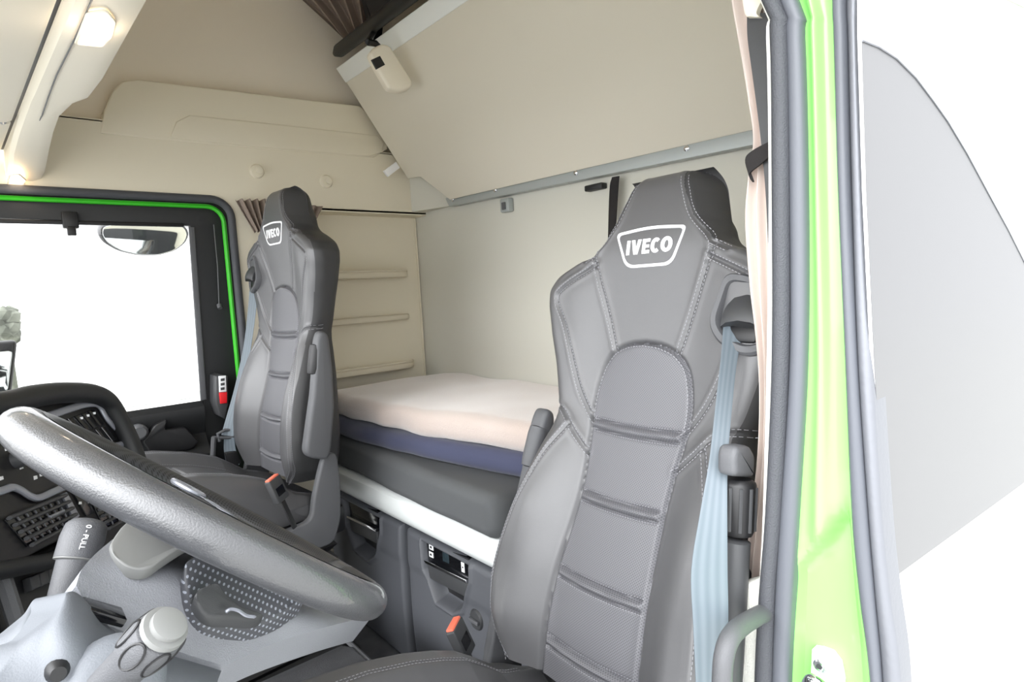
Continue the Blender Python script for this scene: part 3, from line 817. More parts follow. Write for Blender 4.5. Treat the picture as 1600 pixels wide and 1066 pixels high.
pleats('curtain', at(482, 320, 'Y', 2.44), at(505, 323, 'Y', 2.44), at(478, 352, 'Y', 2.44), at(490, 352, 'Y', 2.44), 2, .008, CURT, 'small taupe curtain end right of the far headrest')
pleats('curtain', at(440, -30, 'Y', 2.42), at(590, -50, 'Y', 2.25), at(542, 66, 'Y', 2.42), at(584, 62, 'Y', 2.3), 5, .022, CURT, 'taupe pleated curtain hanging at the roof beside the folded bunk')

# ------------------------------------------------------------------ upper bunk
bn = Vector((.85, 0, .53)).normalized()       # panel normal points forward-down => reversed
def pn(a, b, off=0): return on(a, b, Vector((1.58, 0, 1.63)) - bn * off, bn)
BKN = bn
ub = thing('upper_bunk', (1.58, 1.5, 1.65), 'beige upper bunk folded up against the rear wall', 'bunk')
y0_, y1_ = .42, 2.465
e = Vector((-.53, 0, .85)).normalized()
P0 = Vector((1.58, 0, 1.63))
def bp_(y, s): return Vector((P0.x + e.x * s, y, P0.z + e.z * s))
bm = NB()
prism(bm, [bp_(y0_, .0), bp_(2.215, .03), bp_(2.33, .165), bp_(2.43, .175), bp_(2.478, .70), bp_(y0_, .70)], bn * .05, .004); obj('bunk_panel', bm, BUNK, ub)
bm = NB(); prism(bm, [bp_(y0_, .645) - bn * .004, bp_(2.474, .645) - bn * .004, bp_(2.482, .712) - bn * .004, bp_(y0_, .712) - bn * .004], bn * .058, .003); obj('edge_strip', bm, METAL, ub)
rl = thing('bunk_rail', (1.6, 1.5, 1.62), 'grey metal rail with screws under the folded upper bunk', 'rail')
bm = NB(); prism(bm, [Vector((1.578, a, b)) for a, b in ((.42, 1.588), (2.245, 1.632), (2.27, 1.672), (.42, 1.632))], (.035, 0, 0), .002)
obj('rail_strip', bm, ALU, rl)
for px_, py_ in ((708, 312), (774, 297), (900, 270), (1073, 232)):
    c = at(px_, py_, 'X', 1.578); bm = NB(); lathe(bm, c, c - Vector((.006, 0, 0)), [(0, .009), (.5, .009), (1, .004)], 14); obj('screw', bm, CHROME, rl)
t = thing('bunk_latch', (1.61, 1.9, 1.59), 'small grey latch plate hanging below the bunk rail', 'latch')
c = at(792, 321, 'X', 1.605); bm = NB(); box(bm, c, (.03, .055, .055), None, .006); obj('latch_plate', bm, ALU, t)
bm = NB(); box(bm, c - Vector((.017, 0, .003)), (.008, .022, .03), None, .003); obj('latch_tongue', bm, PLAST2, t)
tag(obj('bunk_catch', bx(1.59, 1.62, 1.36, 1.44, 1.572, 1.592, .004), DBLACK), 'small black catch under the bunk rail near the strap', 'catch')
bm = NB(); strip(bm, [at(a, b, 'X', 1.585) for a, b in ((957, 277), (953, 300), (950, 400))], [at(a, b, 'X', 1.585) for a, b in ((968, 275), (966, 300), (960, 400))], .003)
tag(obj('bunk_strap', bm, DARKCLOTH), 'black strap hanging behind the near headrest', 'strap')
c = at(612, 265, 'Y', 2.36)
bm = NB(); prism(bm, [at(a, b, 'Y', 2.38) for a, b in ((600, 267), (619, 253), (625, 262), (607, 276))], (0, .012, 0), .001); tag(obj('fabric_tag', bm, LABELW), 'small white tag at the lower left edge of the folded bunk', 'tag')
# black bar over the bunk edge, with bracket
t = thing('bunk_bar', (1.2, 1.5, 2.27), 'black bar along the top edge of the folded bunk', 'bar')
bm = NB(); q0 = on(524, 84, P0 - bn * .01, bn); q1 = Vector((q0.x + .01, .45, q0.z)); tube(bm, [q0, q0.lerp(q1, .02), q1], [.012, .026, .026], 14, flat=1.0); obj('bar', bm, BLACK, t)
bm = NB(); prism(bm, [at(a, b, 'Y', 2.2) for a, b in ((566, -20), (592, -20), (600, 28), (597, 60), (584, 70), (572, 58), (578, 30))], (0, .03, 0), .004); obj('bracket', bm, BLACK, t)
bm = NB(); prism(bm, [Vector((1.19, a, b)) for a, b in ((.45, 2.26), (2.1, 2.26), (2.25, 2.55), (.45, 2.55))], (.012, 0, 0)); tag(obj('storage_net', bm, DARKCLOTH), 'black cloth stretched up to the roof above the folded bunk', 'cloth')
# reading lamp
t = thing('reading_lamp', at(610, 105, 'Y', 2.05), 'beige reading lamp with a black switch hanging over the folded bunk', 'lamp')
yl = 1.99
bm = NB(); prism(bm, round_poly([at(a, b, 'Y', yl) for a, b in ((577, 82), (583, 74), (597, 67), (610, 71), (645, 127), (642, 137), (627, 142), (608, 138), (592, 111))], .012, 4), (.01, .05, 0), .012); obj('lamp_body', bm, BEIGE2, t)
bm = NB(); prism(bm, [at(a, b, 'Y', yl - .003) for a, b in ((581, 93), (594, 87), (602, 101), (589, 108))], (0, .01, 0), .002); obj('lamp_switch', bm, BLACK, t)
bm = NB(); tube(bm, [at(575, 66, 'Y', yl + .03), at(587, 68, 'Y', yl + .03), at(594, 76, 'Y', yl + .03)], .012, 10); tube(bm, [at(575, 66, 'Y', yl + .03), at(590, 40, 'Y', 2.18)], .01, 8); obj('lamp_arm', bm, BLACK, t)

# ------------------------------------------------------------------ header console
t = thing('overhead_console', (.0, 1.4, 1.8), 'cream overhead console with two glowing lamps along the roof front', 'overhead console')
def gx(y): return .124 - (y - 1.216) * .058
def sec(y, xr, z, lip=.03):
    x0 = gx(y) + .008
    return [(x0, y, z + .01), (x0 + .01, y, z), (xr - .03, y, z - .002), (xr - .006, y, z + .008), (xr, y, z + lip), (xr + .01, y, 2.5), (x0, y, 2.5)]
ys = [(.36, .245, 1.75), (1.1, .243, 1.75), (1.6, .228, 1.75), (1.76, .216, 1.75), (1.83, .192, 1.752), (1.95, .172, 1.748), (2.1, .168, 1.742), (2.3, .165, 1.725), (2.36, .160, 1.70), (2.42, .158, 1.69), (2.585, .145, 1.675)]
bm = NB(); loft(bm, [sec(*a) for a in ys]); obj('console_shell', bm, BEIGE2, t)
# parting line strip, lower lip
zz = 1.7465
bm = NB(); tube(bm, [on(a, b, (0, 0, 1.747), Vector((0, 0, 1))) for a, b in ((146, -6), (137, 15), (117, 60), (88, 118), (76, 150), (66, 180), (50, 210), (32, 255))], .0016, 6); obj('parting_groove', bm, PLAST2, t)
LM = []
for pts, lb in ((((138, 22), (165, 18), (178, 34), (172, 56), (160, 71), (120, 67)), 'near'), (((16, 274), (30, 273), (39, 281), (36, 289), (12, 290)), 'far')):
    z = 1.745 if lb == 'near' else 1.672
    pp = round_poly([on(a, b, (0, 0, z), Vector((0, 0, 1))) for a, b in pts], .008, 4)
    bm = NB(); prism(bm, pp, (0, 0, .006), .001); o = obj('lamp_lens', bm, LENS, t); o['label'] = 'glowing warm lamp lens'
    cc = sum(pp, Vector()) / len(pp); LM.append(cc)
    bm = NB(); tube(bm, [cc + (p - cc) * 1.06 for p in pp], .0025, 6, closed=True); obj('lamp_bezel', bm, BEIGE2, t)
# sun visor panel ahead of the console (gap between)
v = thing('sun_visor', (-.1, 1.3, 1.75), 'pale cream visor panel at the upper left, ahead of the lamps', 'sun visor')
vp = [(105, -30), (95, 0), (60, 90), (28, 180), (22, 190), (0, 190), (-150, 190), (-60, -30)]
xz = []
def vis(y0, y1, name):
    bm = NB()
    rg = []
    for y_ in np.linspace(y0, y1, 6):
        e_ = gx(y_) - .006
        rg.append([(e_, y_, 1.764), (e_ + .001, y_, 1.750), (e_ - .008, y_, 1.744), (-.36, y_, 1.70), (-.37, y_, 1.73)])
    return loft(bm, rg)
obj('visor_panel', vis(.4, 2.02, ''), BEIGE2, v)
obj('visor_end_panel', vis(2.05, 2.47, ''), BEIGE2, v)
bm = NB(); prism(bm, [(gx(.4) - .012, .4, 1.768), (gx(.4) + .012, .4, 1.768), (gx(2.47) + .012, 2.47, 1.768), (gx(2.47) - .012, 2.47, 1.768)], (0, 0, .03)); obj('shadow_gap_channel', bm, BLACK, v)
bm = NB(); bx(-.3, gx(2.035) - .01, 2.015, 2.055, 1.757, 1.775, 0, bm); obj('visor_divider', bm, BLACK, v)
bm = NB(); tube(bm, [(.055, 2.0, 1.752), (.055, 2.075, 1.752)], .008, 10); obj('visor_hinge', bm, SILVER, v)

# ------------------------------------------------------------------ bunk bed
def slab_loft(bm, ys, xf, xr, z0f, z1f, rr=.04, endr=.06, wob=0, n=10, seed=0, mx=40):
    """rounded bed slab lofted along Y; z0f/z1f/xf functions of y"""
    ya, yb_ = ys
    t = list(np.linspace(0, 1, mx)); Y = []
    for k in range(7): Y.append((ya + endr * (1 - math.cos(math.pi / 2 * k / 6)), math.sin(math.pi / 2 * k / 6)))
    for q in np.linspace(ya + endr, yb_ - endr, mx)[1:-1]: Y.append((q, 1))
    for k in range(6, -1, -1): Y.append((yb_ - endr * (1 - math.cos(math.pi / 2 * k / 6)), math.sin(math.pi / 2 * k / 6)))
    rings = []
    for q, s in Y:
        s = max(s, .12)
        z0, z1 = z0f(q), z1f(q); zc = (z0 + z1) / 2; h = (z1 - z0) / 2 * s ** .6
        x0 = xf(q) + endr * (1 - s) ; x1 = xr
        r = min(rr, h * .95)
        ring = []
        for cx_, cz_, a0 in ((x1 - .01, zc - h + .01, 0), (x0 + r, zc - h + r, 1), (x0 + r, zc + h - r, 2), (x1 - .01, zc + h - .01, 3)):
            if a0 in (0, 3): ring.append((cx_ + .01, q, cz_ + (-.01 if a0 == 0 else .01)))
            elif a0 == 1:
                for k in range(n + 1):
                    a = math.pi * 1.5 - math.pi / 2 * k / n; ring.append((cx_ + r * math.cos(a), q, cz_ + r * math.sin(a)))
            else:
                for k in range(n + 1):
                    a = math.pi - math.pi / 2 * k / n; ring.append((cx_ + r * math.cos(a), q, cz_ + r * math.sin(a)))
                for k in range(1, 24): ring.append((cx_ + (x1 - cx_) * k / 24, q, cz_ + r))
        if wob:
            ring = [Vector(p) + Vector((noise.noise(Vector(p) * 9 + Vector((seed, 0, 0))) * wob * (1 if p[0] < x1 - .03 else 0), 0, noise.noise(Vector(p) * 5 + Vector((seed, 3, 0))) * wob)) for p in ring]
        rings.append(ring)
    return loft(bm, rings)
def xbl(q): return 1.02 + .10 * sst(np.array((1.75 - q) / .6)).item() + .02 * math.sin(q * 5) + (.12 * sst(np.array((1.12 - q) / .1)).item())
bm = NB(); slab_loft(bm, (.42, 2.47), lambda q: xbl(q) - .005, 1.615, lambda q: .768 + .0 * q, lambda q: .862, .04, .06, .010, mx=70)
tag(obj('fleece_blanket', bm, BLANKET), 'beige pink fleece blanket spread over the lower bunk', 'blanket')
bm = NB(); slab_loft(bm, (.43, 2.46), lambda q: xbl(q) - .018, 1.61, lambda q: .694, lambda q: .766, .034, .07, .005, seed=5, mx=60)
tag(obj('mattress_topper', bm, NAVY), 'navy blue mattress showing under the fleece blanket', 'mattress')
lb = thing('lower_bunk', (1.3, 1.5, FLOOR), 'charcoal lower bunk base with a pale aluminium trim above two storage fronts', 'bunk')
bm = NB(); slab_loft(bm, (1.235, 2.47), lambda q: .955 + .03 * sst(np.array((q - 1.5) / .8)).item(), 1.61, lambda q: .562, lambda q: .693, .035, .05, .003, seed=2, mx=40); obj('bunk_cushion', bm, DFAB, lb)
bm = NB(); bx(1.08, 1.61, .40, 1.21, .562, .690, .01, bm); obj('bunk_cushion', bm, DFAB, lb)
bm = NB()
prf = [(1.02, .562), (.985, .560), (.972, .55), (.968, .52), (.972, .49), (.985, .468), (1.0, .462), (1.02, .462)]
prism(bm, [(a, .62, b) for a, b in prf], (0, 1.80, 0), .002); obj('aluminium_trim', bm, METAL, lb)['label'] = 'pale aluminium trim strip'
bm = NB(); bx(1.03, 1.61, .40, 2.49, FLOOR, .56, .004, bm); obj('bunk_body', bm, BLACK, lb)

def front(name, ya, yb_, rec, lab, dispq):
    """storage front with a handle recess. ya>yb"""
    r = thing(name, (1.0, (ya + yb_) / 2, FLOOR), lab, 'storage unit', 'storage fronts under the bunk')
    nY, nZ = 150, 130
    zs = np.linspace(FLOOR + .02, .447, nZ); yy = np.linspace(ya, yb_, nY)
    Yg, Zg = np.meshgrid(yy, zs)
    Xg = .995 - .010 * np.sin((Zg - FLOOR) / .53 * math.pi) - .006 * sst((Zg - .30) / .04)
    ed = np.minimum(np.abs(Yg - ya), np.abs(Yg - yb_)); ed = np.minimum(ed, np.abs(Zg - .447)); Xg = Xg + .02 * (1 - np.sqrt(np.clip(1 - (1 - np.clip(ed / .02, 0, 1)) ** 2, 0, 1)))
    d = dist_poly(Yg, Zg, rec, True)
    ins = np.zeros(Yg.shape, bool); n = len(rec)
    for i in range(n):
        (a, b), (c, e_) = rec[i], rec[(i + 1) % n]
        ins ^= ((b > Zg) != (e_ > Zg)) & (Yg < (c - a) * (Zg - b) / (e_ - b + 1e-12) + a)
    sd_ = np.where(ins, d, -d)
    Xg = Xg + .045 * sst((sd_ - .004) / .02) - .007 * np.exp(-((sd_ + .002) / .007) ** 2)
    bm = NB()
    F_ = [[bm.verts.new((Xg[i, j], Yg[i, j], Zg[i, j])) for j in range(nY)] for i in range(nZ)]
    Bk = [[bm.verts.new((1.062, Yg[i, j], Zg[i, j])) for j in (0, nY - 1)] for i in (0, nZ - 1)]
    for i in range(nZ - 1):
        for j in range(nY - 1): bm.faces.new((F_[i][j], F_[i][j + 1], F_[i + 1][j + 1], F_[i + 1][j]))
    bm.faces.new([F_[0][j] for j in range(nY)] + [Bk[0][1], Bk[0][0]]); bm.faces.new([F_[-1][j] for j in range(nY)][::-1] + [Bk[1][0], Bk[1][1]])
    bm.faces.new([F_[i][0] for i in range(nZ)][::-1] + [Bk[0][0], Bk[1][0]]); bm.faces.new([F_[i][-1] for i in range(nZ)] + [Bk[1][1], Bk[0][1]])
    bm.faces.new((Bk[0][0], Bk[0][1], Bk[1][1], Bk[1][0]))
    obj('front_panel', bm, DRAWM, r)
    def q(pts, x, d_, m, nm, bev=.001, par=r):
        bm = NB(); prism(bm, [Vector((x, a, b)) for a, b in pts], (d_, 0, 0), bev); return obj(nm, bm, m, par)
    Y0, Y1 = dispq
    disp = q([(Y0, .438), (Y1, .448), (Y1 + .005, .385), (Y0 - .005, .375)], .994, .02, GLOSSB, 'display_panel')
    q([(Y0 + .004, .374), (Y1 + .002, .386), (Y1 + .002, .376), (Y0 + .004, .364)], .982, .02, CHROME, 'chrome_strip')
    q([(Y0, .362), (Y1 + .006, .372), (Y1 + .012, .322), (Y0 - .012, .312)], .99, .03, PLAST, 'pull_flap', .004)
    return r, disp, q
DRAWM = mat('drawer_charcoal', (84, 86, 91), .5, bump=.12, bscale=900)
r1, d1, q1_ = front('storage_locker', 2.43, 1.825, [(2.30, .44), (1.965, .44), (1.965, .38), (2.02, .275), (2.08, .235), (2.20, .245), (2.28, .33)], 'dark storage front with plain display, left one under the bunk', (2.245, 2.00))
r2, d2, q2_ = front('bunk_fridge', 1.79, 1.13, [(1.69, .44), (1.415, .44), (1.415, .385), (1.465, .275), (1.515, .245), (1.615, .245), (1.675, .34)], 'dark fridge front with lit symbols and round knob, nearest the near seat', (1.665, 1.43))
for a, b in ((1.635, .424), (1.638, .398)): q2_([(a + .012, b + .008), (a - .012, b + .009), (a - .012, b - .009), (a + .012, b - .010)], .9925, .003, LABELW, 'display_symbol', .0005, d2)
for a, b in ((1.635, .424), (1.638, .398)): q2_([(a + .006, b + .003), (a - .004, b + .004), (a - .004, b - .004), (a + .006, b - .004)], .9918, .003, GLOSSB, 'display_symbol', .0003, d2)
q2_([(1.468, .428), (1.452, .429), (1.452, .398), (1.468, .397)], .9925, .003, LABELW, 'display_symbol', .0005, d2)
q2_([(1.463, .416), (1.457, .416), (1.457, .411), (1.463, .411)], .9918, .003, GLOSSB, 'display_symbol', .0003, d2)
q2_([(1.57, .428), (1.535, .43), (1.535, .40), (1.57, .398)], .9930, .003, mat('display_tint', (40, 52, 58), .2), 'display_window', .0005, d2)
c = Vector((.986, 1.395, .275))
bm = NB(); lathe(bm, c + Vector((.02, 0, 0)), c - Vector((.006, 0, 0)), [(0, .033), (.7, .033), (1, .027)], 24); kn = obj('turn_knob', bm, PLAST, r2)
bm = NB(); box(bm, c - Vector((.010, 0, 0)), (.012, .046, .012), None, .003); obj('knob_grip', bm, PLAST2, kn)

# ------------------------------------------------------------------ engine tunnel / floor panels
t = thing('tunnel_cover', (.5, 1.5, FLOOR), 'charcoal carpeted cover over the engine tunnel between the seats', 'floor cover')
bm = NB(); prism(bm, [(-.45, 1.0, FLOOR), (-.45, 1.83, FLOOR), (-.45, 1.80, .13), (-.45, 1.72, .16), (-.45, 1.1, .16), (-.45, 1.02, .13)], (1.19, 0, 0), .01); obj('cover_carpet', bm, CARPET, t)
bm = NB(); tube(bm, [(.745, 1.02, .15), (.745, 1.78, .15)], .008, 8); obj('cover_edging', bm, PLAST2, t)
c = at(511, 983, 'Z', .165); bm = NB(); lathe(bm, c - Vector((0, 0, .006)), c + Vector((0, 0, .006)), [(0, .014), (.7, .014), (1, .009)], 16); obj('cover_fastener', bm, BLACK, t)

# ------------------------------------------------------------------ steering wheel
tilt = R(41.0); WC = Vector((.160, .738, 1.008)); RW = .204; roll = R(2.4)
wx = Vector((math.cos(tilt), 0, -math.sin(tilt))); wn = Vector((math.sin(tilt), 0, math.cos(tilt)))
wy = Vector((0, 1, 0)) * math.cos(roll) - wn * math.sin(roll); wn = wx.cross(wy)
if wn.z < 0: wn = -wn
def wp(a, b, h=0): return WC + wx * a + wy * b + wn * h      # a: toward driver (6 o'clock)
sw = thing('steering_wheel', WC, 'black leather steering wheel seen nearly edge on at the lower left', 'steering wheel')
NS = 96; seg = 24
bm = NB(); rings = []
for i in range(NS):
    a = 2 * math.pi * i / NS; ca, sa = math.cos(a), math.sin(a)
    rad = RW; 
    if ca > .86: rad = RW * (1 - .045 * ((ca - .86) / .14))       # slightly flat bottom
    c = wp(rad * ca, rad * sa); o_ = (wx * ca + wy * sa)
    fat = .0215
    rings.append([c + o_ * (fat * math.cos(2 * math.pi * k / seg)) + wn * (fat * .92 * math.sin(2 * math.pi * k / seg)) for k in range(seg)])
V = [[bm.verts.new(p) for p in r] for r in rings]
for i in range(NS):
    A, B = V[i], V[(i + 1) % NS]
    for k in range(seg): bm.faces.new((A[k], A[(k + 1) % seg], B[(k + 1) % seg], B[k]))
rim = obj('rim', bm, LEATHW, sw)
def rimline(a0, a1, ph, w, m, nm, n=60, h=.0008):
    bm = NB(); G = []
    for i in range(n + 1):
        a = a0 + (a1 - a0) * i / n; ca, sa = math.cos(a), math.sin(a); rad = RW * (1 - .045 * max(0, (ca - .86) / .14)); c = wp(rad * ca, rad * sa); o_ = wx * ca + wy * sa
        row = []
        for k in range(9):
            p_ = ph - w / 2 + w * k / 8; f_ = .0215 + h
            row.append(c + o_ * (f_ * math.cos(p_)) + wn * (f_ * .92 * math.sin(p_)))
        G.append(row)
    V = [[bm.verts.new(p) for p in r] for r in G]; V2 = [[bm.verts.new(p - (p - p) ) for p in r] for r in G] if False else None
    for i in range(n):
        for k in range(8): bm.faces.new((V[i][k], V[i][k + 1], V[i + 1][k + 1], V[i + 1][k]))
    return obj(nm, bm, m, rim)
# perforated hand sections on the inner top of the near side, and rim seam
rimline(R(-175), R(-5), R(135), R(70), PERFW, 'perforated_grip', 90)
rimline(R(-178), R(-2), R(97), R(3), STITCH, 'rim_seam', 90, .0004)
rimline(R(5), R(175), R(135), R(70), PERFW, 'perforated_grip', 90)
# hub pad & spokes
bm = NB(); rg = []
hub = [(math.cos(a) * .085 * (1 + .1 * math.cos(a)), math.sin(a) * .092) for a in np.linspace(0, 2 * math.pi, 37)[:-1]]
for sc, h in ((.5, -.024), (.8, -.020), (1.0, -.012), (1, -.004), (.9, .006), (.6, .011), (.2, .013)): rg.append([wp(a * sc, b * sc, h) for a, b in hub])
loft(bm, rg); pad = obj('horn_pad', bm, PLAST, sw)
for sgn in (1, -1):
    bm = NB(); rows = [[wp(-.03 + .012, sgn * .07, .0), wp(-.035, sgn * .14, -.004), wp(-.03, sgn * .20, 0)], [wp(.0, sgn * .07, .008), wp(.0, sgn * .14, .003), wp(.0, sgn * .20, .004)], [wp(.04, sgn * .07, .0), wp(.035, sgn * .14, -.004), wp(.04, sgn * .20, 0)]]
    patch(bm, rows, .016, -wn); s_ = obj('spoke', bm, PLAST, sw)
    bm = NB(); tube(bm, [wp(.02 * math.cos(a), sgn * (.125 + .03 * math.sin(a)), .012) for a in np.linspace(0, 2 * math.pi, 25)[:-1]], .0035, 8, closed=True); obj('control_ring', bm, SILVER, s_)
    bm = NB()
    for k in range(3): box(bm, wp(0, sgn * (.106 + .019 * k), .010), (.02, .014, .008), Matrix((wx, wy, wn)).transposed(), .002)
    obj('control_buttons', bm, BLACK, s_)
bm = NB(); rows = [[wp(.07, -.05, 0), wp(.14, -.042, -.004), wp(.20, -.05, 0)], [wp(.07, 0, .006), wp(.14, 0, 0), wp(.20, 0, .002)], [wp(.07, .05, 0), wp(.14, .042, -.004), wp(.20, .05, 0)]]
patch(bm, rows, .014, -wn); obj('spoke', bm, PLAST, sw)
text_mesh('emblem', 'IVECO', .03, lambda u, v: (wp(-v, -u * -1, .0135), wn), SILVER, pad, bold=.05)
# ------------------------------------------------------------------ steering column
sc_ = thing('steering_column', (.05, .70, .8), 'grey steering column shroud under the wheel with two stalks', 'steering column')
A_ = lambda a, b, y: at(a, b, 'Y', y)
rows = [[A_(119, 915, .640), A_(150, 966, .640), A_(215, 995, .645), A_(290, 1022, .65), A_(351, 1041, .66)],
        [A_(128, 890, .650), A_(185, 925, .655), A_(260, 950, .66), A_(330, 985, .67), A_(430, 1005, .70)],
        [A_(150, 865, .68), A_(225, 880, .685), A_(300, 905, .69), A_(400, 945, .70), A_(525, 976, .76)],
        [A_(176, 843, .76), A_(260, 845, .79), A_(350, 878, .80), A_(450, 925, .80), A_(580, 965, .86)]]
bm = NB(); patch(bm, rows, .05, (-.5, .4, -.75)); obj('upper_shroud', bm, SHROUD, sc_)
rows = [[A_(-60, 1140, .52), A_(60, 1160, .52), A_(130, 1170, .52), A_(220, 1160, .54), A_(330, 1150, .58)],
        [A_(15, 1025, .56), A_(60, 1010, .55), A_(115, 1005, .54), A_(200, 1040, .56), A_(338, 1075, .61)],
        [A_(30, 1000, .60), A_(85, 955, .59), A_(119, 926, .605), A_(199, 1000, .63), A_(346, 1048, .665)]]
bm = NB(); patch(bm, rows, .07, (-.3, .9, -.3)); obj('lower_shroud', bm, SHROUD2, sc_)
pd = [(176, 843, .74), (176, 862, .70), (192, 880, .685), (214, 888, .68), (236, 886, .68), (262, 868, .69), (300, 845, .71), (330, 838, .73), (280, 815, .78), (210, 810, .78)]
bm = NB(); prism(bm, smooth_path([A_(a, b, y - .022) for a, b, y in pd], 4, True), (-.004, .004, -.012), .002); obj('column_pad', bm, PADGREY, sc_)
gt = [(289, 888, .69), (300, 870, .70), (350, 862, .72), (470, 925, .74), (455, 952, .72), (415, 972, .705), (360, 982, .69), (318, 970, .68), (294, 930, .68)]
gp = smooth_path([A_(a, b, y - .02) for a, b, y in gt], 4, True)
bm = NB(); prism(bm, gp, (-.006, .006, -.02), .004); obj('perforated_gaiter', bm, PERFC, sc_)
lv = [(303, 937, .675), (308, 922, .675), (326, 912, .68), (342, 911, .68), (358, 930, .68), (380, 946, .685), (412, 958, .69), (398, 968, .685), (360, 966, .675), (325, 962, .67)]
bm = NB(); prism(bm, smooth_path([A_(a, b, y - .03) for a, b, y in lv], 4, True), (-.004, .004, -.012), .003); l_ = obj('tilt_lever', bm, PLAST, sc_)
bm = NB(); tube(bm, smooth_path([A_(a, b, .637) for a, b in ((352, 957), (360, 952), (372, 954), (385, 962), (400, 964))]), [.0008] + [.0018] * 23 + [.0008], 6); obj('lever_highlight_edge', bm, SILVER, l_)
# stalks
s0, s1 = A_(165, 1075, .50), A_(268, 972, .455)
bm = NB(); lathe(bm, s0, s1, [(0, .0135), (.45, .0145), (.52, .017), (.75, .0175), (.84, .0165), (.86, .014)], 28); st = obj('stalk', bm, PLAST2, sc_)
bm = NB(); lathe(bm, s0.lerp(s1, .86), s1, [(0, .0145), (.1, .016), (.45, .0155), (.5, .012), (.9, .012), (1, .009)], 28); obj('stalk_tip', bm, PADGREY, st)
bm = NB()
ax = (s1 - s0).normalized(); e1 = ax.cross(Vector((0, 0, 1))).normalized(); e2 = ax.cross(e1)
for k in range(6):
    an = math.pi / 3 * k; dd = e1 * math.cos(an) + e2 * math.sin(an); c = s0.lerp(s1, .70) + dd * .0168; tt = ax.cross(dd)
    tube(bm, [c + ax * (.013 * math.cos(q)) + tt * (.0062 * math.sin(q)) for q in np.linspace(0, 2 * math.pi, 17)[:-1]], .0008, 5, closed=True)
obj('stalk_grip_outline', bm, BLACK, st)
bm = NB(); c = A_(175, 1075, .53); lathe(bm, c + Vector((.0, .02, -.01)), c + Vector((.004, -.012, .012)), [(0, .036), (.7, .034), (.9, .028), (1, .02)], 28); obj('stalk_collar', bm, SHROUD2, sc_)
s0, s1 = A_(88, 965, .80), A_(139, 812, .84)
bm = NB(); lathe(bm, s0, s1, [(0, .013), (.38, .0165), (.55, .018), (.58, .0215), (.8, .0225), (.93, .021), (.985, .016), (1, .010)], 28); st = obj('stalk', bm, PLAST2, sc_)
bm = NB(); lathe(bm, s0.lerp(s1, .555), s0.lerp(s1, .585), [(0, .0185), (.3, .0215), (.7, .0215), (1, .0185)], 28); obj('stalk_band', bm, PADGREY, st)
ax = (s1 - s0).normalized()
vw = (EYE - s0).normalized(); sd = ax.cross(vw).normalized(); ot = sd.cross(ax)
text_mesh('stalk_marking', '0 - PULL', .0075, lambda u, v: (s0.lerp(s1, .78) + ax * -u + sd * (v + .002) + ot * .0222 * 1.0, ot), LABELW, st, bold=.02, depth=.0004)
c = A_(91, 1052, .535); bm = NB(); lathe(bm, c + Vector((0, .02, 0)), c - Vector((0, .008, -.003)), [(0, .008), (.8, .008), (1, .005)], 16); obj('column_screw', bm, BLACK, sc_)
c = A_(165, 972, .60); bm = NB(); box(bm, c + Vector((0, .022, 0)), (.036, .03, .008), Matrix.Rotation(R(38), 3, 'Y'), .002); obj('shroud_gap_fill', bm, GLOSSB, sc_)  # black box put in for the dark of the gap in the shroud

# ------------------------------------------------------------------ dashboard
dn = Vector((.89, -.45, .25)).normalized()
def dp(a, b, off=0): return on(a, b, Vector((.06, 1.2, 1.0)) + dn * off, dn)
db = thing('dashboard', (-.1, 1.2, .6), 'black dashboard console with silver trim and air vents behind the wheel', 'dashboard')
def dq(pts, off, th, m, nm, bev=.002, par=None, sm=False, r=.0):
    P_ = [dp(a, b, off) for a, b in pts]
    if r: P_ = round_poly(P_, r, 4)
    if sm: P_ = smooth_path(P_, 4, True)
    bm = NB(); prism(bm, P_, -dn * th, bev); return obj(nm, bm, m, par or db)
dq([(-120, 650), (0, 634), (95, 614), (150, 620), (172, 634), (212, 712), (224, 760), (215, 800), (130, 826), (60, 862), (0, 900), (-120, 960)], 0, .12, BLACK, 'fascia', .004)
# hood: thick soft roll around the top
hp_ = [(-120, 640), (0, 632), (50, 620), (95, 614), (140, 615), (163, 624), (178, 642), (200, 685), (218, 735)]
bm = NB(); tube(bm, smooth_path([dp(a, b, .012) for a, b in hp_], 5), .018, 14); obj('hood', bm, DBLACK, db)
bm = NB(); prism(bm, [dp(a, b, -.02) for a, b in ((-120, 640), (0, 630), (95, 610), (145, 612), (175, 640), (216, 730))] , -dn * .35, .01); obj('hood_top', bm, DBLACK, db)
bm = NB(); tube(bm, smooth_path([dp(a, b, .004) for a, b in ((60, 655), (85, 647), (125, 634), (146, 631), (156, 636), (170, 658), (194, 683), (192, 693), (182, 697), (160, 703))], 5), .0065, 10, up=dn, flat=.6); obj('screen_bezel', bm, SILVER, db)['label'] = 'silver screen surround'
# keys
TL, TR, BR, BL = [dp(a, b, .004) for a, b in ((104, 654), (146, 638), (184, 688), (150, 702))]
def bil(u, v): return TL.lerp(TR, u).lerp(BL.lerp(BR, u), v)
for i in range(4):
    for j in range(2):
        P_ = [bil((i + .06) / 4, (j + .05) / 2), bil((i + .94) / 4, (j + .05) / 2), bil((i + .94) / 4, (j + .95) / 2), bil((i + .06) / 4, (j + .95) / 2)]
        bm = NB(); prism(bm, P_, -dn * .006, .001); k = obj('dash_key', bm, GLOSSB, db)
        if j == 0 and i > 0:
            c = bil((i + .5) / 4, .12); bm = NB(); box(bm, c + dn * .0004, (.006, .001, .004), None); obj('key_symbol', bm, LABELW, k)
        elif True:
            e_ = P_[0].lerp(P_[3], .5)
            bm = NB(); tube(bm, [P_[0] + dn * .0005, P_[3] + dn * .0005], .0006, 5); obj('key_edge', bm, STITCH, k)
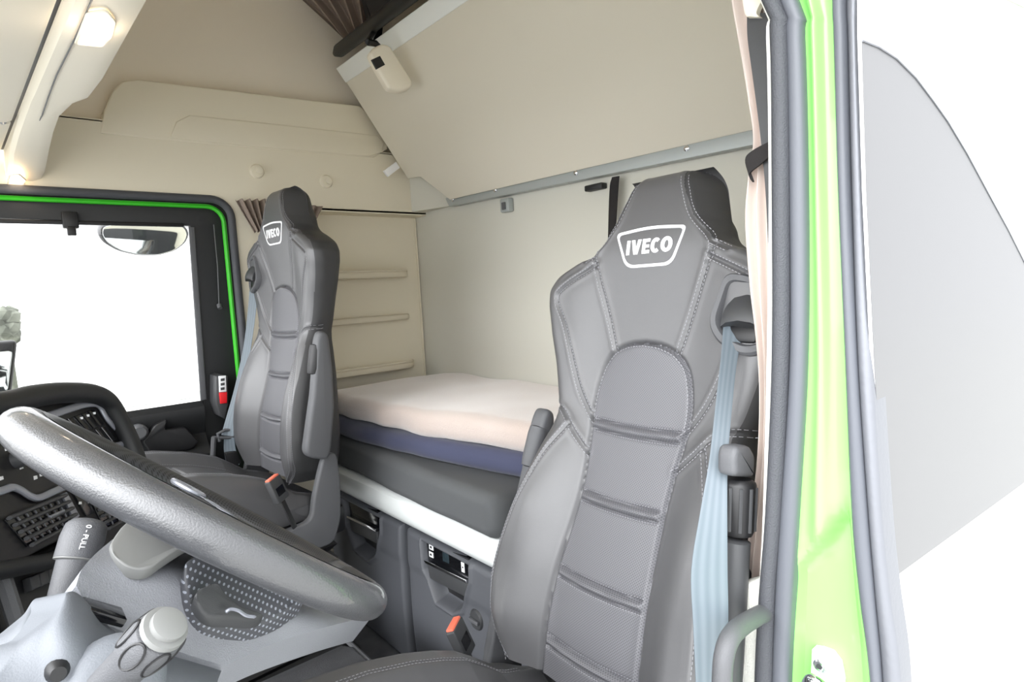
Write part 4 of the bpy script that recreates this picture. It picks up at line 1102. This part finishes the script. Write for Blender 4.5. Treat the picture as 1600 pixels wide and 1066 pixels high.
# lower silver trim
bm = NB(); tube(bm, smooth_path([dp(a, b, .005) for a, b in ((-60, 782), (0, 768), (18, 762), (32, 766), (48, 776), (62, 778), (85, 768), (110, 757), (150, 742))], 6), .0055, 10, up=dn, flat=.7); obj('lower_trim', bm, SILVER, db)['label'] = 'silver trim line'
c0 = dp(24, 719, 0); bm = NB(); lathe(bm, c0, c0 + dn * .028, [(0, .013), (.2, .0125), (.85, .0115), (1, .009)], 24); kb = obj('rotary_knob', bm, PLAST, db)
bm = NB(); tube(bm, [c0 + dn * .0285 + (Vector((0, 0, 1)) * math.cos(q) + Vector((.45, .89, 0)) * math.sin(q)) * .006 for q in np.linspace(0, 6.283, 17)[:-1]], .0008, 5, closed=True); obj('knob_mark', bm, LABELW, kb)
for a, b, s_ in ((11, 702, 3), (34, 731, 3), (52, 724, 4), (66, 741, 4), (56, 747, 3), (80, 738, 3), (3, 748, 3)):
    dq([(a - s_, b - s_), (a + s_ - 1, b - s_ - 1), (a + s_, b + s_ - 2), (a - s_ + 1, b + s_)], .0008, .001, LABELW, 'dash_symbol', .0001)
# vents
def vent(q4, ns, nv, nm='air_vent'):
    a, b, c, d = [dp(x, y_, .003) for x, y_ in q4]
    bm = NB(); prism(bm, [a, b, c, d], -dn * .004, .001); o = obj(nm, bm, GLOSSB, db)
    bm = NB()
    for i in range(ns + 1):
        t_ = i / ns; p, q_ = a.lerp(d, t_), b.lerp(c, t_); tube(bm, [p + dn * .005, q_ + dn * .005], .0030, 6, up=dn, flat=1.4)
    obj('vent_slats', bm, PLAST, o)
    bm = NB()
    for i in range(1, nv):
        t_ = i / nv
        p, q_ = a.lerp(b, t_), d.lerp(c, t_); tube(bm, [p + dn * .002, q_ + dn * .002], .0012, 5)
    obj('vent_vanes', bm, SHROUD, o)
    m1, m2 = a.lerp(d, .45).lerp(b.lerp(c, .45), .5), a.lerp(d, .45).lerp(b.lerp(c, .45), .78)
    bm = NB(); tube(bm, [m1 + dn * .008, m2 + dn * .008], .0022, 6); obj('vent_tab', bm, SILVER, o)
vent(((8, 812), (97, 776), (118, 816), (44, 854)), 4, 7)
vent(((146, 788), (190, 770), (205, 806), (165, 828)), 4, 4)
dq([(98, 772), (105, 769), (125, 806), (117, 815)], .006, .008, SILVER, 'vent_trim', .001)
dq([(112, 764), (126, 760), (148, 800), (136, 806)], .004, .006, GLOSSB, 'centre_strip', .001)
for a, b in ((114, 767), (126, 786), (140, 784)): dq([(a - 2, b - 2), (a + 2, b - 2), (a + 2, b + 2), (a - 2, b + 2)], .0055, .001, LABELW, 'dash_symbol', .0002)
# lower body
dq([(-120, 880), (0, 880), (60, 862), (140, 822), (230, 790), (250, 850), (200, 960), (120, 1100), (-100, 1200)], -.03, .15, DBLACK, 'lower_fascia', .01)
bm = NB(); tube(bm, smooth_path([dp(a, b, .0) for a, b in ((-60, 905), (0, 892), (40, 884), (90, 872), (140, 835))], 5), .012, 10); obj('vent_underside', bm, DBLACK, db)
for i in range(4):
    a = 48 + 14 * i; b = 902 - 6 * i
    dq([(a, b), (a + 13, b - 6), (a + 17, b + 14), (a + 4, b + 20)], -.018, .012, PLAST, 'switch_key', .0015)
bm = NB(); tube(bm, [dp(a, b, -.015) for a, b in ((-8, 880), (6, 910), (22, 960), (38, 1010), (60, 1080))], .010, 8); obj('console_edge', bm, PLAST2, db)
obj('dash_top', bx(-.45, -.10, .40, 2.48, .70, 1.0, .03), DBLACK, db)

# ------------------------------------------------------------------ driver-side pillar, seals, skin
def zx(px_, py_, X=.80): return at(px_, py_, 'X', X)
def vstrip(edges, X0, X1, m, name, label=None, cat=None, st=False, rnd=0, par=None):
    """edges: (py, pxL, pxR) -> extruded strip between depths X0 (front face) and X1"""
    L = smooth_path([zx(a, py_, X0) for py_, a, b in edges], 6); Rr = smooth_path([zx(b, py_, X0) for py_, a, b in edges], 6)
    bm = NB(); rg = []
    for p, q_ in zip(L, Rr):
        w = q_ - p; c = (p + q_) / 2; h = w.length / 2; wd = w.normalized(); ring = []
        if rnd:
            for k in range(9):
                an = math.pi * k / 8; ring.append(c - wd * (h * math.cos(an)) + Vector((-1, 0, 0)) * (rnd * math.sin(an)))
        else: ring += [p, q_]
        ring += [q_ + Vector((X1 - X0, 0, 0)), p + Vector((X1 - X0, 0, 0))]
        rg.append(ring)
    loft(bm, rg)
    o = obj(name, bm, m, par)
    if st: o['kind'] = 'structure'
    elif label: tag(o, label, cat)
    return o
YS = (-260, 0, 60, 300, 560, 800, 930, 1066, 1300)
def E(L, Rr): return list(zip(YS, L, Rr))
vstrip(E((1060, 1187, 1197, 1201, 1198, 1192, 1186, 1182, 1178), (1075, 1199, 1207, 1209, 1208, 1200, 1190, 1186, 1182)), .80, .86, FLEECE, 'trim_4', st=True)
vstrip(E((1070, 1190, 1204, 1207, 1207, 1197, 1187, 1180, 1176), (1105, 1220, 1231, 1234, 1233, 1221, 1211, 1207, 1203)), .79, .83, RUBBER, 'door_seal', 'textured black rubber seal along the near door opening, innermost', 'door seal', rnd=.012)
vstrip(E((1105, 1218, 1229, 1234, 1235, 1220, 1212, 1207, 1203), (1140, 1247, 1256, 1262, 1261, 1248, 1240, 1233, 1228)), .795, .83, RUBBER2, 'door_seal', 'smooth grey rubber seal beside the green near pillar', 'door seal', rnd=.010)
# green pillar face with a pressed step near the striker
gE = E((1130, 1243, 1252, 1258, 1258, 1245, 1238, 1231, 1226), (1300, 1303, 1306, 1312, 1322, 1333, 1345, 1362, 1372))
L = smooth_path([zx(a, y_, .80) for y_, a, b in gE], 10); Rr = smooth_path([zx(b, y_, .80) for y_, a, b in gE], 10)
bm = NB(); G = []
for p, q_ in zip(L, Rr):
    row = []
    for k in range(25):
        t_ = k / 24; c = p.lerp(q_, t_)
        rec = .03 * math.exp(-((t_ - .0) / .22) ** 2) * 0 + .022 * float(sst(np.array((.90 - c.z + (t_ - .4) * .12) / .035))) * float(sst(np.array((t_) / .12))) * float(sst(np.array((.97 - t_) / .15)))
        ridge = -.012 * math.exp(-((t_ - .45) / .16) ** 2) * float(sst(np.array((c.z - .86) / .05)))
        row.append(c + Vector((rec + ridge, 0, 0)))
    row += [q_ + Vector((.07, 0, 0)), p + Vector((.07, 0, 0))]
    G.append(row)
loft(bm, G); o = obj('trim_5', bm, GREEN); o['kind'] = 'structure'; o['label'] = 'green painted door pillar'
vstrip(E((1300, 1301, 1303, 1310, 1321, 1331, 1343, 1360, 1372), (1322, 1322, 1324, 1329, 1339, 1355, 1366, 1378, 1390)), .785, .83, RUBBER2, 'door_seal', 'narrow grey rubber seal on the outer side of the green near pillar', 'door seal', rnd=.008)
vstrip(E((1326, 1324, 1326, 1332, 1341, 1357, 1368, 1380, 1390), (1350, 1346, 1345, 1353, 1364, 1379, 1392, 1409, 1415)), .79, .825, LIP, 'door_flange', 'wet looking grey metal flange at the edge of the white body panel', 'door flange', rnd=.008)
# striker
t = thing('door_striker', zx(1283, 1038), 'bright metal door striker bolted to the green pillar', 'door striker')
bm = NB(); prism(bm, [zx(a, b, .805) for a, b in ((1268, 1016), (1280, 1018), (1296, 1024), (1308, 1040), (1314, 1068), (1310, 1110), (1262, 1100), (1266, 1060))], (.02, 0, 0), .002); obj('striker_plate', bm, METAL, t)
c = zx(1284, 1038, .805); bm = NB(); lathe(bm, c, c - Vector((.008, 0, 0)), [(0, .009), (.8, .009), (1, .007)], 20); b_ = obj('bolt', bm, CHROME, t)
c2 = c - Vector((.0082, 0, 0)); bm = NB(); lathe(bm, c2 + Vector((.001, 0, 0)), c2 - Vector((.0004, 0, 0)), [(0, .0045), (1, .004)], 6); obj('bolt_socket', bm, PLAST, b_)
bm = NB(); tube(bm, smooth_path([zx(1257, 1085, .80), zx(1262, 1066, .77), zx(1272, 1062, .76), zx(1290, 1075, .78), zx(1296, 1090, .80)]), .007, 10); obj('striker_loop', bm, CHROME, t)
# exterior skin
body = thing('body_panel', (1.6, .24, .6), 'white outer cab side panel with a grey curved decal, right of the pillar', 'body panel')
SKY = .262
SKE = [at(a, b, 'Y', SKY) for a, b in ((1420, 1500), (1409, 1066), (1392, 930), (1382, 860), (1379, 800), (1365, 560), (1353, 300), (1346, 60), (1342, -400))]
bm = NB(); prism(bm, [Vector((a, SKY, b)) for a, b in [(p_.x, p_.z) for p_ in SKE] + [(3.2, 2.3), (3.2, -.2)]], (0, .004, 0), .0)
bmesh.ops.transform(bm, matrix=Matrix.Identity(4), verts=bm.verts)
for v_ in bm.verts: pass
obj('side_skin', bm, WHITEP, body)
dk = [(1347, 64), (1372, 74), (1400, 92), (1430, 122), (1455, 155), (1480, 190), (1510, 240), (1545, 305), (1575, 360), (1602, 414)]
P1 = [at(a, b, 'Y', SKY - .0008) for a, b in dk]
far = Vector((2.6, SKY - .0008, P1[-1].z - .6)); 
low = [at(a, b, 'Y', SKY - .0008) for a, b in ((1600, 755), (1500, 828), (1390, 908))]
left = [at(a, b, 'Y', SKY - .0008) for a, b in ((1380, 800), (1366, 560), (1354, 300))]
ext = [P1[-1] + Vector((.5, 0, -.25)), Vector((P1[-1].x + .9, SKY - .0008, P1[-1].z - .62)), low[0] + Vector((.25, 0, -.02))]
bm = NB(); prism(bm, P1 + ext[:1] + [Vector((low[0].x + .5, SKY - .0008, low[0].z - .04))] + low + left, (0, .0006, 0)); obj('grey_decal', bm, DECAL, body)
bm = NB(); tube(bm, [p - Vector((0, .0008, 0)) for p in P1], .0012, 6); obj('decal_edge', bm, LIP, body)
bm = NB(); tube(bm, [at(a, b, 'Y', SKY - .001) for a, b in ((1548, 1072), (1575, 1055), (1610, 1036))], .008, 8, up=(0, 1, 0), flat=.3); obj('green_stripe', bm, GREEN, body)
bm = NB(); tube(bm, [at(a, b, 'Y', SKY - .001) for a, b in ((1560, -10), (1590, 4), (1610, 14))], .004, 8, up=(0, 1, 0), flat=.3); obj('green_stripe', bm, GREEN, body)
# inner skin of the sleeper side so the wall has thickness
struct('trim_6', bx(.87, .91, .30, .41, FLOOR, 1.9), BEIGE)
# grab handle
gh = thing('grab_handle', at(1150, 970, 'Y', .39), 'dark grey tubular grab handle beside the near door pillar, bottom right', 'grab handle')
pts = [at(1200, 955, 'Y', .405), at(1180, 965, 'Y', .40), at(1160, 977, 'Y', .395), at(1142, 995, 'Y', .39), at(1132, 1022, 'Y', .388), at(1128, 1066, 'Y', .388), at(1126, 1180, 'Y', .388)]
bm = NB(); tube(bm, smooth_path(pts, 8), .0125, 18); obj('handle_tube', bm, PLAST2, gh)
bm = NB(); c = pts[0]; lathe(bm, c, c + Vector((.03, .0, .0)), [(0, .018), (1, .02)], 18); obj('handle_mount', bm, BLACK, gh)
# cream cloth edge
cl = [(1172, 910), (1187, 902), (1200, 880), (1206, 900), (1203, 1000), (1200, 1100), (1160, 1110), (1154, 1040), (1150, 960), (1155, 918)]
bm = NB(); prism(bm, smooth_path([at(a, b, 'X', .795) for a, b in cl], 3, True), (.03, 0, 0), .006); tag(obj('cream_fleece_trim', bm, FLEECE), 'cream fleece edge behind the grab handle at the bottom right', 'trim cloth')
# near curtain
def band(edges, X, m, name, amp, nn, thick=.012, par=None, ph=0):
    L = smooth_path([at(a, y_, 'X', X) for y_, a, b in edges], 6); Rr = smooth_path([at(b, y_, 'X', X) for y_, a, b in edges], 6)
    bm = NB(); rg = []
    for i, (p, q_) in enumerate(zip(L, Rr)):
        row = []; K = 28
        for k in range(K + 1): row.append(p.lerp(q_, k / K) + Vector((-amp * math.sin(k / K * nn * 2 * math.pi + ph + .25 * math.sin(i * .25)), 0, 0)))
        for k in range(K, -1, -1): row.append(p.lerp(q_, k / K) + Vector((thick, 0, 0)))
        rg.append(row)
    loft(bm, rg); return obj(name, bm, m, par)
ct = thing('curtain', (.88, .46, 1.2), 'pinkish beige curtain gathered beside the near seat by a black strap', 'curtain')
band([(-60, 1138, 1200), (0, 1143, 1202), (60, 1153, 1204), (150, 1168, 1204), (220, 1178, 1204), (280, 1170, 1206), (350, 1165, 1208), (450, 1172, 1208), (520, 1181, 1208), (600, 1188, 1208), (700, 1186, 1206), (800, 1175, 1200), (900, 1163, 1192), (1000, 1160, 1190)], .865, CURTP, 'curtain_cloth', .007, 2.5, par=ct)
band([(20, 1167, 1204), (60, 1168, 1204), (120, 1176, 1204), (180, 1184, 1204), (230, 1190, 1204), (300, 1196, 1206), (380, 1200, 1208)], .85, PLAST, 'curtain_black_border', .0, 1, .008, par=ct)
tp = [(1172, 268, .845), (1164, 256, .845), (1170, 242, .843), (1186, 231, .842), (1206, 222, .842)]
bm = NB(); strip(bm, [at(a, b, 'X', x_) for a, b, x_ in ((1172, 280, .848), (1164, 250, .845), (1176, 235, .842), (1208, 218, .842))], [at(a, b, 'X', x_) for a, b, x_ in ((1176, 285, .848), (1170, 272, .845), (1186, 258, .842), (1208, 240, .842))], .004); obj('tie_strap', bm, DARKCLOTH, ct)
band([(-40, 1158, 1196), (-5, 1160, 1192), (18, 1163, 1182), (26, 1166, 1186)], .84, BEIGE2, 'curtain_header', .002, 1, .01, par=ct)

# ------------------------------------------------------------------ outside
struct('ground', bx(-30, 30, -30, 30, -1.52, -1.45), GROUND)
# ------------------------------------------------------------------ light
SKY_BASE, SKY_LOBE, SKY_POW = 2.4, 9.0, 2.5
W = bpy.data.worlds.new('world'); S.world = W; W.use_nodes = True
nt = W.node_tree; bg = nt.nodes['Background']
# overcast sky, brightest towards the road ahead of the truck and above it
tc = nt.nodes.new('ShaderNodeTexCoord')
dt = nt.nodes.new('ShaderNodeVectorMath'); dt.operation = 'DOT_PRODUCT'; fd = Vector((-.80, -.10, .62)).normalized(); dt.inputs[1].default_value = fd
nm = nt.nodes.new('ShaderNodeVectorMath'); nm.operation = 'NORMALIZE'
nt.links.new(tc.outputs['Generated'], nm.inputs[0]); nt.links.new(nm.outputs[0], dt.inputs[0])
def wm(op, a_, b_):
    n = nt.nodes.new('ShaderNodeMath'); n.operation = op
    for i, v in enumerate((a_, b_)):
        if isinstance(v, (int, float)): n.inputs[i].default_value = v
        else: nt.links.new(v, n.inputs[i])
    return n.outputs[0]
lob = wm('POWER', wm('MAXIMUM', dt.outputs['Value'], 0.0), SKY_POW)
nt.links.new(wm('ADD', wm('MULTIPLY', lob, SKY_LOBE), SKY_BASE), bg.inputs['Strength'])
bg.inputs['Color'].default_value = (.965, .98, 1, 1)
for i, c in enumerate(LM):
    l = bpy.data.lights.new('console_lamp', 'POINT'); l.energy = .22 if i == 0 else .1; l.color = (1, .84, .66); l.shadow_soft_size = .02
    o = bpy.data.objects.new('console_lamp_light', l); COL.objects.link(o); o.location = c - Vector((0, 0, .03))
S.view_settings.view_transform = 'Standard'; S.view_settings.look = 'None'; S.view_settings.gamma = 1; S.view_settings.use_curve_mapping = False
S.view_settings.exposure = 0.0
S.cycles.max_bounces = 12; S.cycles.diffuse_bounces = 8
